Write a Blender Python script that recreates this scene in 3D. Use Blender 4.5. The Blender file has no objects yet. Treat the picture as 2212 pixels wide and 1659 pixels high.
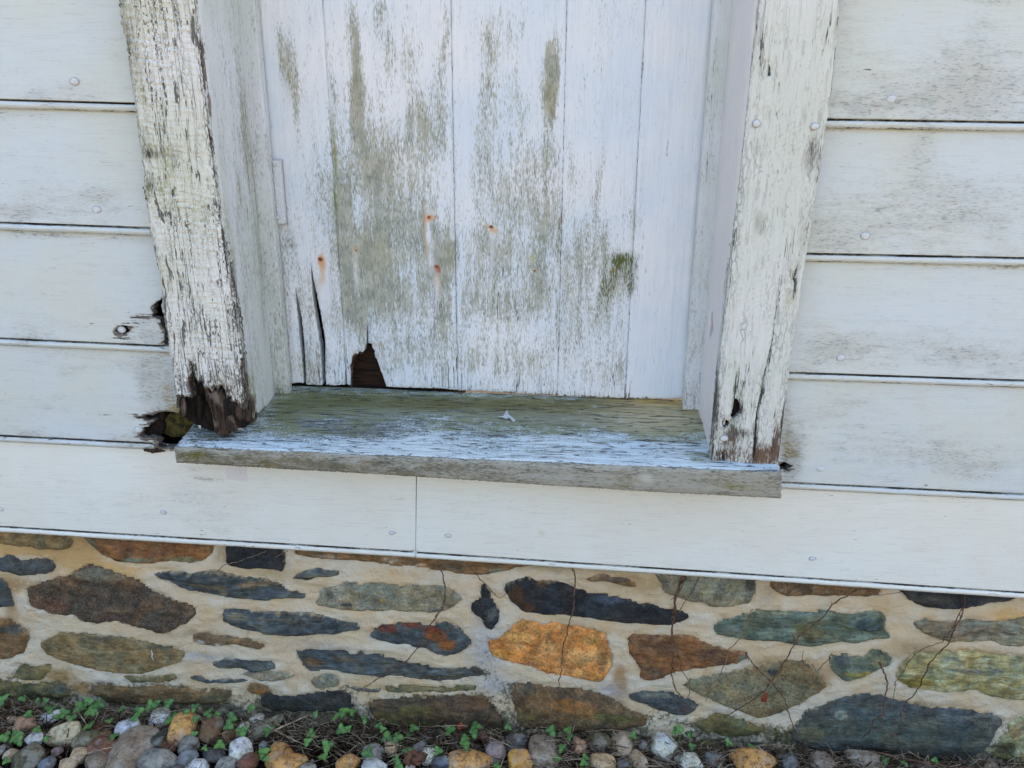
import bpy, bmesh, math, random
import numpy as np
from mathutils import Matrix, Vector
from mathutils.geometry import delaunay_2d_cdt

random.seed(7)
RNG = np.random.default_rng(11)
scene = bpy.context.scene
COL = scene.collection

# ------------------------------------------------------------------ camera
PW, PH, FOC = 2212.0, 1659.0, 1640.0        # measuring frame used for the survey of the wall
CAMY, CAMZ = -1.2, 1.10
def cam_axes(N=(1200, 310), roll=0.022):
    n = np.array([(N[0]-PW/2)/FOC, -(N[1]-PH/2)/FOC, -1.0]); n /= np.linalg.norm(n)
    up = np.array([0, 1, 0.0]); up -= up.dot(n)*n; up /= np.linalg.norm(up)
    r = np.cross(n, up)
    u = up*math.cos(roll)+r*math.sin(roll)
    return np.array([np.cross(n, u), n, u])
AX = cam_axes()
cd = bpy.data.cameras.new('camera'); cam = bpy.data.objects.new('camera', cd); COL.objects.link(cam)
cam.matrix_world = Matrix.Translation((0, CAMY, CAMZ)) @ Matrix(AX.tolist()).to_4x4()
cd.sensor_width = 36; cd.lens = 36*FOC/PW; cd.clip_start = 0.02; cd.clip_end = 500
scene.camera = cam

# ------------------------------------------------------------------ sky, sun, exposure
SUN_EL, SUN_AZ = math.radians(46), math.radians(36)     # behind the wall, to the right
w = bpy.data.worlds.new('World'); scene.world = w; w.use_nodes = True
wn = w.node_tree; wn.nodes.clear()
sky = wn.nodes.new('ShaderNodeTexSky'); sky.sky_type = 'NISHITA'; sky.sun_disc = False
sky.sun_elevation = SUN_EL; sky.sun_rotation = SUN_AZ
sky.air_density = 1.0; sky.dust_density = 4.0; sky.ozone_density = 0.6
bg = wn.nodes.new('ShaderNodeBackground'); bg.inputs[1].default_value = 0.15
wo = wn.nodes.new('ShaderNodeOutputWorld')
wn.links.new(sky.outputs[0], bg.inputs[0]); wn.links.new(bg.outputs[0], wo.inputs[0])
sd = bpy.data.lights.new('sun', 'SUN'); sun = bpy.data.objects.new('sun', sd); COL.objects.link(sun)
sd.energy = 5.0; sd.angle = math.radians(0.5); sd.color = (1.0, 0.90, 0.76)
tosun = Vector((math.sin(SUN_AZ)*math.cos(SUN_EL), math.cos(SUN_AZ)*math.cos(SUN_EL), math.sin(SUN_EL)))
sun.rotation_euler = tosun.to_track_quat('Z', 'Y').to_euler(); sun.location = (3, 6, 5)
vs = scene.view_settings
vs.view_transform = 'Standard'; vs.look = 'None'; vs.gamma = 1.0; vs.use_curve_mapping = False
vs.exposure = 1.86
scene.render.resolution_x = 1024; scene.render.resolution_y = 768

# ------------------------------------------------------------------ survey: sight line -> point on a real plane
def ray(px, py): return AX @ np.array([(px-PW/2)/FOC, -(py-PH/2)/FOC, -1.0])
def onY(px, py, y):                 # point on the plane y = const -> (x, z)
    d = ray(px, py); t = (y-CAMY)/d[1]; return (d[0]*t, CAMZ+d[2]*t)
def onX(px, py, x):                 # plane x = const -> (y, z)
    d = ray(px, py); t = x/d[0]; return (CAMY+d[1]*t, CAMZ+d[2]*t)
def onZ(px, py, z):                 # plane z = const -> (x, y)
    d = ray(px, py); t = (z-CAMZ)/d[2]; return (d[0]*t, CAMY+d[1]*t)

# ------------------------------------------------------------------ noise (numpy gradient noise)
def _h(i, j, k, s):
    n = (i*374761393 + j*668265263 + k*2147483647 + s*1274126177) & 0xFFFFFFFF
    n = ((n ^ (n >> 13))*1274126177) & 0xFFFFFFFF
    n = ((n ^ (n >> 16))*2246822519) & 0xFFFFFFFF
    return ((n ^ (n >> 15)) & 0xFFFFFF)/float(0xFFFFFF)
def vnoise(x, y, z=0.0, s=0):
    x = np.asarray(x, float); y = np.asarray(y, float)+0*x; z = np.asarray(z, float)+0*x
    xi = np.floor(x).astype(np.int64); yi = np.floor(y).astype(np.int64); zi = np.floor(z).astype(np.int64)
    fx, fy, fz = x-xi, y-yi, z-zi
    fx = fx*fx*fx*(fx*(fx*6-15)+10); fy = fy*fy*fy*(fy*(fy*6-15)+10); fz = fz*fz*fz*(fz*(fz*6-15)+10)
    r = 0
    for a in (0, 1):
        for b in (0, 1):
            for c in (0, 1):
                wgt = (fx if a else 1-fx)*(fy if b else 1-fy)*(fz if c else 1-fz)
                r = r + wgt*_h(xi+a, yi+b, zi+c, s)
    return r*2-1
def fbm(x, y, z=0.0, s=0, o=4, g=0.5):
    r = 0; a = 1.0; t = 0
    for i in range(o):
        f = 2.03**i
        r = r + a*vnoise(np.asarray(x)*f, np.asarray(y)*f, np.asarray(z)*f, s+i*17); t += a; a *= g
    return r/t

# ------------------------------------------------------------------ geometry helpers
def inpoly(px, py, poly):
    r = np.zeros(len(px), bool); n = len(poly)
    for i in range(n):
        x0, y0 = poly[i]; x1, y1 = poly[(i+1) % n]
        if y0 == y1: continue
        c = ((y0 > py) != (y1 > py)) & (px < (x1-x0)*(py-y0)/(y1-y0)+x0)
        r ^= c
    return r
def segdist(px, py, poly, closed=True):
    d = np.full(len(px), 1e9); n = len(poly)
    for i in range(n if closed else n-1):
        x0, y0 = poly[i]; x1, y1 = poly[(i+1) % n]
        dx, dy = x1-x0, y1-y0; L = dx*dx+dy*dy+1e-18
        t = np.clip(((px-x0)*dx+(py-y0)*dy)/L, 0, 1)
        d = np.minimum(d, np.hypot(px-x0-t*dx, py-y0-t*dy))
    return d
def resample(poly, step, jit=0.0, closed=True, keep=True):
    out = []; n = len(poly)
    for i in range(n if closed else n-1):
        a = np.array(poly[i], float); b = np.array(poly[(i+1) % n], float)
        L = np.linalg.norm(b-a); k = max(1, int(round(L/step)))
        if L < 1e-7: continue
        nr = np.array([-(b-a)[1], (b-a)[0]])/L
        for j in range(k):
            p = a+(b-a)*j/k
            if j > 0 and jit: p = p+nr*RNG.normal()*jit
            out.append((float(p[0]), float(p[1])))
    if not closed: out.append(tuple(map(float, poly[-1])))
    return out
def smoothpoly(poly, it=1):
    for _ in range(it):
        q = []
        for i in range(len(poly)):
            a = poly[i]; b = poly[(i+1) % len(poly)]
            q += [(a[0]*.8+b[0]*.2, a[1]*.8+b[1]*.2), (a[0]*.2+b[0]*.8, a[1]*.2+b[1]*.8)]
        poly = q
    return poly

def link(name, verts, faces, mat, parent=None, attrs=None, smooth=True, loc=None):
    me = bpy.data.meshes.new(name)
    v = np.asarray(verts, float)
    org = np.zeros(3)
    if parent is not None: org = np.array(parent.matrix_basis.translation)
    if loc is not None: org = np.array(loc, float)
    me.from_pydata((v-org).tolist(), [], faces)
    if attrs:
        for k, arr in attrs.items():
            a = me.attributes.new(k, 'FLOAT_COLOR', 'POINT')
            a.data.foreach_set('color', np.asarray(arr, np.float32).ravel())
    if smooth: me.shade_smooth()
    if isinstance(mat, (list, tuple)):
        for m in mat: me.materials.append(m)
    else: me.materials.append(mat)
    o = bpy.data.objects.new(name, me); COL.objects.link(o)
    if parent is not None: o.parent = parent
    elif loc is not None: o.location = loc
    return o
def sub(name, verts, faces, mat, parent, thing_org, attrs=None, smooth=True):
    """sub-part: verts in world space, child of a part whose own origin sits at thing_org"""
    me = bpy.data.meshes.new(name)
    me.from_pydata((np.asarray(verts, float)-np.array(thing_org)).tolist(), [], faces)
    if attrs:
        for k, arr in attrs.items():
            a = me.attributes.new(k, 'FLOAT_COLOR', 'POINT'); a.data.foreach_set('color', np.asarray(arr, np.float32).ravel())
    if smooth: me.shade_smooth()
    me.materials.append(mat)
    o = bpy.data.objects.new(name, me); COL.objects.link(o); o.parent = parent
    return o
def empty(name, loc, label, cat, group=None):
    o = bpy.data.objects.new(name, None); COL.objects.link(o); o.location = loc
    o.matrix_basis = Matrix.Translation(loc)
    o.empty_display_size = .05
    o['label'] = label; o['category'] = cat
    if group: o['group'] = group
    return o
def tag(o, label=None, cat=None, group=None, kind=None):
    for k, v in (('label', label), ('category', cat), ('group', group), ('kind', kind)):
        if v: o[k] = v
    return o

def slab(name, outline, frame, su, sv, hf, thick, mat, parent, mask=None, holes=(), urows=None, vrows=None,
         rnd=0.0015, jit=0.3, back=False, vlim=None, edge_jit=0.0):
    """solid piece: outline in (u,v), front face displaced by hf(u,v,d) along the normal, real edges and thickness.
       frame = (origin, U, V, N) ; N points out of the front face"""
    O, U, V, N = [np.array(a, float) for a in frame]
    ol = resample(outline, (su+sv)/2 if su < sv else sv, edge_jit)
    hs = [resample(h, min(su, sv), edge_jit) for h in holes]
    P = np.array(ol); u0, v0 = P.min(0); u1, v1 = P.max(0)
    if urows is None: urows = np.arange(u0+su*.5, u1, su)
    if vrows is None: vrows = np.arange(v0+sv*.5, v1, sv)
    uu, vv = np.meshgrid(urows, vrows); uu = uu.ravel().copy(); vv = vv.ravel().copy()
    if jit:
        uu = uu+RNG.uniform(-.5, .5, uu.shape)*su*jit; vv = vv+RNG.uniform(-.5, .5, vv.shape)*sv*jit
    k = inpoly(uu, vv, ol)
    for h in hs: k &= ~inpoly(uu, vv, h)
    uu, vv = uu[k], vv[k]
    rings = [ol]+hs
    # distance in stretched space so that interior points keep clear of the edges
    d = np.full(len(uu), 1e9)
    for r in rings: d = np.minimum(d, segdist(uu/su, vv/sv, [(a/su, b/sv) for a, b in r]))
    k = d > .45; uu, vv = uu[k], vv[k]
    pts = []; edges = []
    for r in rings:
        b = len(pts); pts += r; edges += [(b+i, b+(i+1) % len(r)) for i in range(len(r))]
    nb = len(pts)
    pts = pts+list(zip(uu.tolist(), vv.tolist()))
    res = delaunay_2d_cdt([Vector((a/su, b/sv)) for a, b in pts], edges, [], 0, 1e-6)
    V2 = np.array([(a[0]*su, a[1]*sv) for a in res[0]])
    T = [f for f in res[2] if len(f) == 3]
    T = np.array(T)
    c = V2[T].mean(1)
    k = inpoly(c[:, 0], c[:, 1], ol)
    for h in hs: k &= ~inpoly(c[:, 0], c[:, 1], h)
    T = T[k]
    a = V2[T]; ar = (a[:, 1, 0]-a[:, 0, 0])*(a[:, 2, 1]-a[:, 0, 1])-(a[:, 2, 0]-a[:, 0, 0])*(a[:, 1, 1]-a[:, 0, 1])
    flip = ar < 0; T[flip] = T[flip][:, ::-1]
    T = T[np.abs(ar) > 1e-12]
    de = np.full(len(V2), 1e9)
    for r in rings: de = np.minimum(de, segdist(V2[:, 0], V2[:, 1], r))
    h = hf(V2[:, 0], V2[:, 1], de)
    if rnd: h = h-rnd*np.exp(-de/rnd)
    front = O+np.outer(V2[:, 0], U)+np.outer(V2[:, 1], V)+np.outer(h, N)
    # orientation: want (U x V) along N
    if np.dot(np.cross(U, V), N) < 0: T = T[:, ::-1]
    from collections import Counter
    ed = {}
    for t in T.tolist():
        for i in range(3):
            e = (t[i], t[(i+1) % 3]); ed[e] = 1
    bd = [e for e in ed if (e[1], e[0]) not in ed]
    bv = sorted({i for e in bd for i in e}); idx = {v: len(V2)+i for i, v in enumerate(bv)}
    bk = front[bv]-np.outer(h[bv]*0+thick, N)-np.outer(h[bv], N)
    idx2 = {v: len(V2)+len(bv)+i for i, v in enumerate(bv)}
    dup = front[bv]
    verts = np.vstack([front, dup, bk])
    faces = T.tolist()
    for a_, b_ in bd:
        faces.append([idx[b_], idx[a_], idx2[a_], idx2[b_]])
    attrs = {}
    if mask is not None:
        for key, arr in mask(V2[:, 0], V2[:, 1], de).items():
            arr = np.asarray(arr)
            attrs[key] = np.vstack([arr, arr[bv], arr[bv]])
    o = link(name, verts, faces, mat, parent, attrs)
    return o

def tube(pts, rad, n=5, seed=0, cap=True):
    pts = [Vector(p) for p in pts]; V_, F_ = [], []
    m = len(pts)
    for i, p in enumerate(pts):
        t = (pts[min(i+1, m-1)]-pts[max(i-1, 0)]).normalized()
        a = t.cross(Vector((0.13, 1, .07))).normalized(); b = t.cross(a)
        r = rad[i] if hasattr(rad, '__len__') else rad
        for k in range(n):
            q = 2*math.pi*k/n
            V_.append(tuple(p+(a*math.cos(q)+b*math.sin(q))*r))
    for i in range(m-1):
        for k in range(n):
            F_.append([i*n+k, i*n+(k+1) % n, (i+1)*n+(k+1) % n, (i+1)*n+k])
    if cap:
        F_.append(list(range(n))[::-1]); F_.append([(m-1)*n+k for k in range(n)])
    return V_, F_
def boxvf(x0, x1, y0, y1, z0, z1):
    v = [(x, y, z) for x in (x0, x1) for y in (y0, y1) for z in (z0, z1)]
    f = [[0, 1, 3, 2], [4, 6, 7, 5], [0, 4, 5, 1], [2, 3, 7, 6], [0, 2, 6, 4], [1, 5, 7, 3]]
    return v, f
def merge(parts):
    V_, F_ = [], []
    for v, f in parts:
        b = len(V_); V_ += list(v); F_ += [[i+b for i in q] for q in f]
    return V_, F_

# ------------------------------------------------------------------ material helpers
class NT:
    def __init__(s, name):
        s.m = bpy.data.materials.new(name); s.m.use_nodes = True; s.t = s.m.node_tree
        s.bsdf = s.t.nodes['Principled BSDF']
    def put(s, sock, v):
        if isinstance(v, bpy.types.NodeSocket): s.t.links.new(v, sock)
        elif v is not None:
            try: sock.default_value = v
            except Exception: sock.default_value = (v[0], v[1], v[2], 1.0)
    def nd(s, t, ins=None, **props):
        n = s.t.nodes.new(t)
        for k, v in props.items(): setattr(n, k, v)
        for k, v in (ins or {}).items(): s.put(n.inputs[k], v)
        return n
    def math(s, op, a, b=None, c=None, clamp=False):
        n = s.nd('ShaderNodeMath', {0: a, 1: b, 2: c}, operation=op, use_clamp=clamp); return n.outputs[0]
    def add(s, a, b): return s.math('ADD', a, b)
    def mul(s, a, b): return s.math('MULTIPLY', a, b)
    def pos(s): return s.nd('ShaderNodeNewGeometry').outputs['Position']
    def obj(s): return s.nd('ShaderNodeTexCoord').outputs['Object']
    def vmul(s, v, k): return s.nd('ShaderNodeVectorMath', {0: v, 1: k}, operation='MULTIPLY').outputs[0]
    def vadd(s, v, k): return s.nd('ShaderNodeVectorMath', {0: v, 1: k}, operation='ADD').outputs[0]
    def noise(s, v, sc, det=3, ro=.55, dist=0.0, out=0):
        return s.nd('ShaderNodeTexNoise', {'Vector': v, 'Scale': sc, 'Detail': det, 'Roughness': ro, 'Distortion': dist}).outputs[out]
    def vor(s, v, sc, feat='F1', out='Distance', rnd=1.0):
        return s.nd('ShaderNodeTexVoronoi', {'Vector': v, 'Scale': sc, 'Randomness': rnd}, feature=feat).outputs[out]
    def ss(s, x, a, b, lo=0., hi=1.):
        return s.nd('ShaderNodeMapRange', {'Value': x, 'From Min': a, 'From Max': b, 'To Min': lo, 'To Max': hi}, interpolation_type='SMOOTHSTEP').outputs[0]
    def mix(s, f, a, b, mode='MIX'):
        n = s.nd('ShaderNodeMix', data_type='RGBA', blend_type=mode)
        s.put(n.inputs[0], f); s.put(n.inputs[6], a); s.put(n.inputs[7], b); return n.outputs[2]
    def attr(s, name):
        n = s.nd('ShaderNodeAttribute', attribute_name=name); n.attribute_type = 'GEOMETRY'
        return n
    def sep(s, c):
        n = s.nd('ShaderNodeSeparateColor', {0: c}); return n.outputs
    def cen(s, n, k): # (n-.5)*k
        return s.math('MULTIPLY_ADD', n, k, -.5*k)
    def out(s, col, rough=.7, bump=None, strength=.5, dist=.002, spec=.3):
        s.put(s.bsdf.inputs['Base Color'], col); s.put(s.bsdf.inputs['Roughness'], rough)
        s.bsdf.inputs['Specular IOR Level'].default_value = spec
        if bump is not None:
            b = s.nd('ShaderNodeBump', {'Height': bump, 'Strength': strength, 'Distance': dist})
            s.t.links.new(b.outputs[0], s.bsdf.inputs['Normal'])
        return s.m

def C(r, g, b): return (r, g, b, 1.0)

def paint_wood(name, base, along, dirt_a, dirt_b, dirt_amt=0.0, crack=0.5, bare_a=C(.20, .17, .14), bare_b=C(.10, .08, .065),
               peel=0.0, craq=0.0, saw=0.0, rough=.55, fleck=0.35, bumpk=1.0, dirt_str=.8, tint=C(.78, .77, .66), saw_dir=(0.25, 0, 1), finew=2.4, rng=(.30, 1.15), gash=1.0, ks=None, cwid=.020):
    g = NT(name); p = g.pos(); gash_k = gash
    if along == 'z': k1, k2, k3 = (1, 1, .045), (1, 1, .24), (1, 1, .13)
    else:            k1, k2, k3 = (.045, 1, 1), (.26, 1, 1), (.22, 1, 1)
    if ks: k1, k2, k3 = ks
    M = g.attr('M'); mr, mg, mb = g.sep(M.outputs['Color'])[:3]
    S = g.attr('S')
    fine = g.noise(g.vmul(p, k2), 520, 3, .65)
    mid = g.noise(g.vmul(p, k3), 95, 4, .6)
    big = g.noise(g.vmul(p, k3), 16, 3, .55)
    grain = g.noise(g.vmul(p, k1), 420, 3, .6)
    # slight tonal drift of the old paint
    col = g.mix(g.ss(g.noise(p, 5.5, 3), .35, .65), base, tint)
    col = g.mix(g.mul(g.ss(grain, .5, .72), .18), col, C(.42, .41, .37))
    # mildew: speckle steered by the mask
    t = g.add(g.add(g.add(mr, g.cen(fine, finew)), g.cen(mid, 1.5)), g.add(g.cen(big, .8), dirt_amt))
    df = g.ss(t, rng[0], rng[1])
    dcol = g.mix(g.ss(g.noise(p, 38, 3), .38, .62), dirt_a, dirt_b)
    col = g.mix(g.mul(df, dirt_str), col, dcol)
    spk = g.mul(g.ss(g.noise(g.vmul(p, k2), 430, 2, .5), .55, .63), g.ss(t, .35, .9))
    col = g.mix(g.mul(spk, fleck), col, C(.06, .055, .04))
    # painted-on colour of stains and of painted-in light, each with its own shape
    al = S.outputs['Alpha']
    st = g.math('MAXIMUM', g.mul(al, .35), g.ss(g.add(al, g.add(g.cen(mid, 2.0), g.cen(fine, 2.2))), .22, 1.0))
    st = g.mul(st, g.ss(al, .06, .38))
    col = g.mix(st, col, S.outputs['Color'])
    # flaked paint -> bare wood
    pn = g.add(g.add(g.cen(g.noise(g.vmul(p, k3), 170, 4, .7), 2.2), g.cen(g.noise(g.vmul(p, k1), 260, 2), 1.2)), g.add(mg, peel))
    pf = g.ss(pn, .55, .66)
    bare = g.mix(g.ss(grain, .38, .62), bare_b, bare_a)
    col = g.mix(pf, col, bare)
    col = g.mix(g.math('MINIMUM', g.mul(st, .8), .85), col, S.outputs['Color'])
    # checks along the grain
    cn = g.noise(g.vmul(p, k1), 190, 2, .5, 0.15)
    ridge = g.math('ABSOLUTE', g.cen(cn, 1.0))
    gate = g.add(g.add(mb, crack), g.cen(g.noise(g.vmul(p, k3), 42, 2), 2.4))
    cw = g.mul(g.ss(gate, .5, 1.1), cwid)
    cr = g.ss(g.math('SUBTRACT', ridge, cw), -.008, .006, 1., 0.)
    hts = g.mul(grain, .25)
    if craq:
        q = g.vadd(g.vmul(p, (1, 1, .36) if along == 'z' else (.36, 1, 1)), (0, 0, 0))
        qn = g.nd('ShaderNodeVectorMath', {0: q, 1: g.vmul(g.noise(p, 120, 2, out=1), (.006, .006, .006))}, operation='ADD').outputs[0]
        e = g.vor(qn, 125, 'DISTANCE_TO_EDGE')
        gate2 = g.add(mb, g.cen(g.noise(g.vmul(p, k3), 60, 3), 2.6))
        c2 = g.mul(g.ss(e, .0, .10, 1., 0.), g.ss(gate2, .05, .8))
        cr = g.math('MAXIMUM', cr, g.mul(c2, craq*.75))
        gn = g.noise(g.vmul(p, (1, 1, .16)), 135, 3, .55)
        gash = g.ss(g.add(gn, g.mul(g.cen(g.noise(p, 24, 2), 1.), .45)), .648, .685)
        cr = g.math('MAXIMUM', cr, g.mul(gash, gash_k))
    col = g.mix(g.mul(cr, .82), col, C(.035, .030, .026))
    h = g.math('SUBTRACT', hts, g.mul(cr, 1.4))
    h = g.math('SUBTRACT', h, g.mul(pf, .9))
    h = g.add(h, g.mul(mid, .5)); h = g.add(h, g.mul(fine, .22))
    if saw:
        v = g.nd('ShaderNodeVectorMath', {0: p, 1: saw_dir}, operation='DOT_PRODUCT').outputs['Value']
        sn = g.math('SINE', g.add(g.mul(v, 760), g.mul(g.noise(p, 30, 3, .6), 9)))
        sn = g.mul(sn, g.ss(g.noise(p, 120, 2), .35, .6))
        sn = g.mul(sn, g.ss(g.noise(p, 14, 2), .40, .62))
        h = g.add(h, g.mul(sn, saw))
        if craq >= 1: h = g.add(h, g.mul(g.noise(g.vmul(p, (.13, 1, 1)), 150, 3, .6), 2.2))
    return g.out(col, g.ss(df, 0, 1, rough, .85), h, .55*bumpk, .0014)

MAT = {}
WHITE = C(.74, .76, .77)
MAT['siding'] = paint_wood('painted_siding', C(.60, .66, .665), 'x', C(.34, .35, .30), C(.47, .44, .37), dirt_amt=-.02, crack=-.62, rough=.5, bumpk=.5, dirt_str=.62, tint=C(.61, .645, .59), fleck=.35, finew=1.5, rng=(.0, 1.35))
MAT['band'] = paint_wood('painted_skirt_board', C(.78, .80, .73), 'x', C(.40, .39, .33), C(.50, .47, .40), dirt_amt=-.12, crack=-.62, rough=.5, bumpk=.4, dirt_str=.55, tint=C(.77, .76, .67), fleck=.3, finew=1.5, rng=(.0, 1.35))  # siding paint lightened and warmed to stand for ground bounce
MAT['door'] = paint_wood('painted_door', C(.65, .725, .785), 'z', C(.22, .23, .14), C(.35, .34, .23), dirt_amt=.06, crack=.12, cwid=.026, rough=.6, saw=.08, bumpk=.8, tint=C(.76, .78, .79))
MAT['post'] = paint_wood('weathered_post_paint', C(.76, .76, .73), 'z', C(.28, .30, .18), C(.34, .32, .25), dirt_amt=.20, crack=.6, craq=1.0, peel=-.06, saw=.35, rough=.85, bumpk=2.0, tint=C(.68, .69, .58), saw_dir=(.22, 0, 1), dirt_str=.6)
MAT['jamb'] = paint_wood('jamb_paint', C(.68, .71, .72), 'z', C(.20, .20, .135), C(.31, .31, .22), dirt_amt=.16, crack=.2, rough=.65, bumpk=1.0, tint=C(.60, .64, .60), fleck=.4)
MAT['jamb_clean'] = paint_wood('smooth_jamb_paint', C(.70, .68, .68), 'z', C(.22, .21, .18), C(.30, .28, .25), dirt_amt=-.35, crack=-.55, rough=.5, bumpk=.5, tint=C(.72, .69, .66))
MAT['casing'] = paint_wood('casing_paint', C(.68, .70, .66), 'z', C(.26, .26, .18), C(.30, .28, .24), dirt_amt=.02, crack=.25, craq=.7, gash=.25, rough=.8, saw=.12, bumpk=1.6, tint=C(.62, .65, .58), saw_dir=(-.5, 0, 1), dirt_str=.6)
MAT['sill'] = paint_wood('worn_sill_paint', C(.54, .65, .70), 'x', C(.085, .095, .065), C(.15, .15, .11), dirt_amt=.05, crack=.75, peel=.10, bare_a=C(.21, .21, .18), bare_b=C(.10, .105, .085), rough=.6, bumpk=1.6, tint=C(.60, .67, .67), fleck=.7, ks=((.055, 1, 1), (.55, 1, 1), (.45, 1, 1)))
MAT['sill_edge'] = paint_wood('worn_sill_edge', C(.36, .35, .29), 'x', C(.085, .078, .04), C(.19, .155, .085), dirt_amt=.38, crack=.25, peel=.05, bare_a=C(.22, .19, .15), bare_b=C(.11, .095, .07), rough=.8, bumpk=1.4, tint=C(.36, .36, .31))

def rot_mat(name, a, b, c):
    g = NT(name); p = g.pos()
    gr = g.noise(g.vmul(p, (1, 1, .06)), 330, 4, .65)
    md = g.noise(g.vmul(p, (1, 1, .4)), 60, 4, .6)
    col = g.mix(g.ss(gr, .36, .62), a, b); col = g.mix(g.ss(md, .5, .68), col, c)
    return g.out(col, .9, g.add(gr, md), .9, .004)
MAT['rot'] = rot_mat('rotten_wood', C(.010, .007, .005), C(.075, .048, .032), C(.20, .16, .13))
MAT['rot_dark'] = rot_mat('dark_rot_and_light_block', C(.003, .002, .002), (.016, .010, .007, 1), (.03, .02, .014, 1))
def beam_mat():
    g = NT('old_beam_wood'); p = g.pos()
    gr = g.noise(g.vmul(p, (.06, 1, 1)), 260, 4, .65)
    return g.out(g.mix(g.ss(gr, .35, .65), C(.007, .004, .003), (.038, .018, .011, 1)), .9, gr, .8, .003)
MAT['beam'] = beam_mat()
def moss_mat():
    g = NT('mossy_wood'); p = g.pos()
    n = g.noise(p, 90, 4, .65)
    return g.out(g.mix(g.ss(n, .35, .65), C(.018, .015, .004), C(.085, .070, .014)), .9, n, .8, .003)
MAT['moss'] = moss_mat()
def rust_mat():
    g = NT('rusty_nail'); p = g.pos(); n = g.noise(p, 700, 3)
    return g.out(g.mix(g.ss(n, .4, .6), C(.17, .045, .015), C(.35, .14, .05)), .8, n, .5, .001)
MAT['rust'] = rust_mat()
def nail_mat():
    g = NT('painted_nail'); p = g.pos(); n = g.noise(p, 500, 3); r_ = g.sep(g.attr('M').outputs['Color'])[0]
    return g.out(g.mix(g.mul(r_, .5), g.mix(g.ss(n, .4, .7), C(.66, .69, .70), C(.52, .53, .51)), C(.14, .13, .12)), .6, n, .3, .0008)
MAT['nail'] = nail_mat()

def stone_mat():
    g = NT('wall_stone'); p = g.pos()
    Ca = g.attr('C'); K = g.attr('K'); kr, kg, kb = g.sep(K.outputs['Color'])[:3]     # K: layering, sparkle, lichen
    lay = g.noise(g.vmul(p, (.22, 1, 1)), 190, 4, .7)
    iso = g.noise(p, 210, 4, .7)
    n = g.nd('ShaderNodeMix', data_type='FLOAT'); g.put(n.inputs[0], kr); g.put(n.inputs[2], iso); g.put(n.inputs[3], lay); n = n.outputs[0]
    big = g.noise(p, 48, 4, .65)
    dark = g.mix(.48, Ca.outputs['Color'], C(.014, .013, .012)); lite = g.mix(.35, Ca.outputs['Color'], C(.42, .39, .32))
    hue = g.mix(g.ss(g.noise(p, 30, 3, .6), .38, .62), C(1.30, 1.08, .80), C(1.04, 1.06, .98))
    gain = g.nd('ShaderNodeMapRange', {'Value': n, 'From Min': .30, 'From Max': .70, 'To Min': .72, 'To Max': 2.55}).outputs[0]
    gain2 = g.nd('ShaderNodeMapRange', {'Value': big, 'From Min': .35, 'From Max': .65, 'To Min': .65, 'To Max': 1.4}).outputs[0]
    gg = g.mul(gain, gain2)
    col = g.mix(1.0, Ca.outputs['Color'], hue, 'MULTIPLY')
    cmb = g.nd('ShaderNodeCombineXYZ', {0: gg, 1: gg, 2: gg}).outputs[0]
    col = g.mix(1.0, col, cmb, 'MULTIPLY')
    col = g.mix(g.mul(g.ss(n, .60, .78), .35), col, lite)
    sp = g.noise(p, 620, 2, .6)
    col = g.mix(g.mul(g.ss(sp, .60, .68), kg), col, C(.46, .42, .34))
    li = g.vor(g.vadd(p, g.vmul(g.noise(p, 160, 2, out=1), (.004, .004, .004))), 70)
    col = g.mix(g.mul(g.ss(li, .16, .24, 1., 0.), kb), col, C(.36, .35, .27))
    h = g.add(n, g.mul(big, 1.5))
    return g.out(col, .78, h, 1.0, .007, .3)
MAT['stone'] = stone_mat()

def mortar_mat():
    g = NT('lime_mortar'); p = g.pos(); M = g.attr('M'); mr, mg, mb = g.sep(M.outputs['Color'])[:3]; S = g.attr('S')
    f = g.noise(p, 620, 3, .7); m = g.noise(p, 130, 4, .65); b = g.noise(g.vmul(p, (.5, 1, 1)), 20, 4, .6)
    col = g.mix(g.ss(b, .36, .64), C(.90, .70, .43), C(.92, .81, .61))
    col = g.mix(g.mul(g.ss(g.noise(p, 11, 3, .6), .50, .66), .55), col, C(.86, .57, .27))
    col = g.mix(g.mul(g.ss(f, .5, .7), .22), col, C(.52, .44, .32))
    col = g.mix(g.mul(g.ss(f, .5, .3), .25), col, C(.82, .78, .68))
    st = g.math('MINIMUM', g.mul(g.mul(S.outputs['Alpha'], 2.3), g.ss(m, .20, .50)), .92); col = g.mix(st, col, S.outputs['Color'])
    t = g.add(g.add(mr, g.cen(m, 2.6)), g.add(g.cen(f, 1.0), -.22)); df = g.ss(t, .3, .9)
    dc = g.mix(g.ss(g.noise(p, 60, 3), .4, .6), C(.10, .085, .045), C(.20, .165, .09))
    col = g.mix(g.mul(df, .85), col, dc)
    t2 = g.add(mg, g.add(g.cen(m, 2.0), g.cen(b, 1.2))); col = g.mix(g.mul(g.ss(t2, .45, .9), .8), col, C(.085, .085, .018))
    h = g.add(g.add(g.mul(f, .5), g.mul(m, 1.2)), b)
    return g.out(col, .92, h, 1.0, .006, .15)
MAT['mortar'] = mortar_mat()

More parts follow.
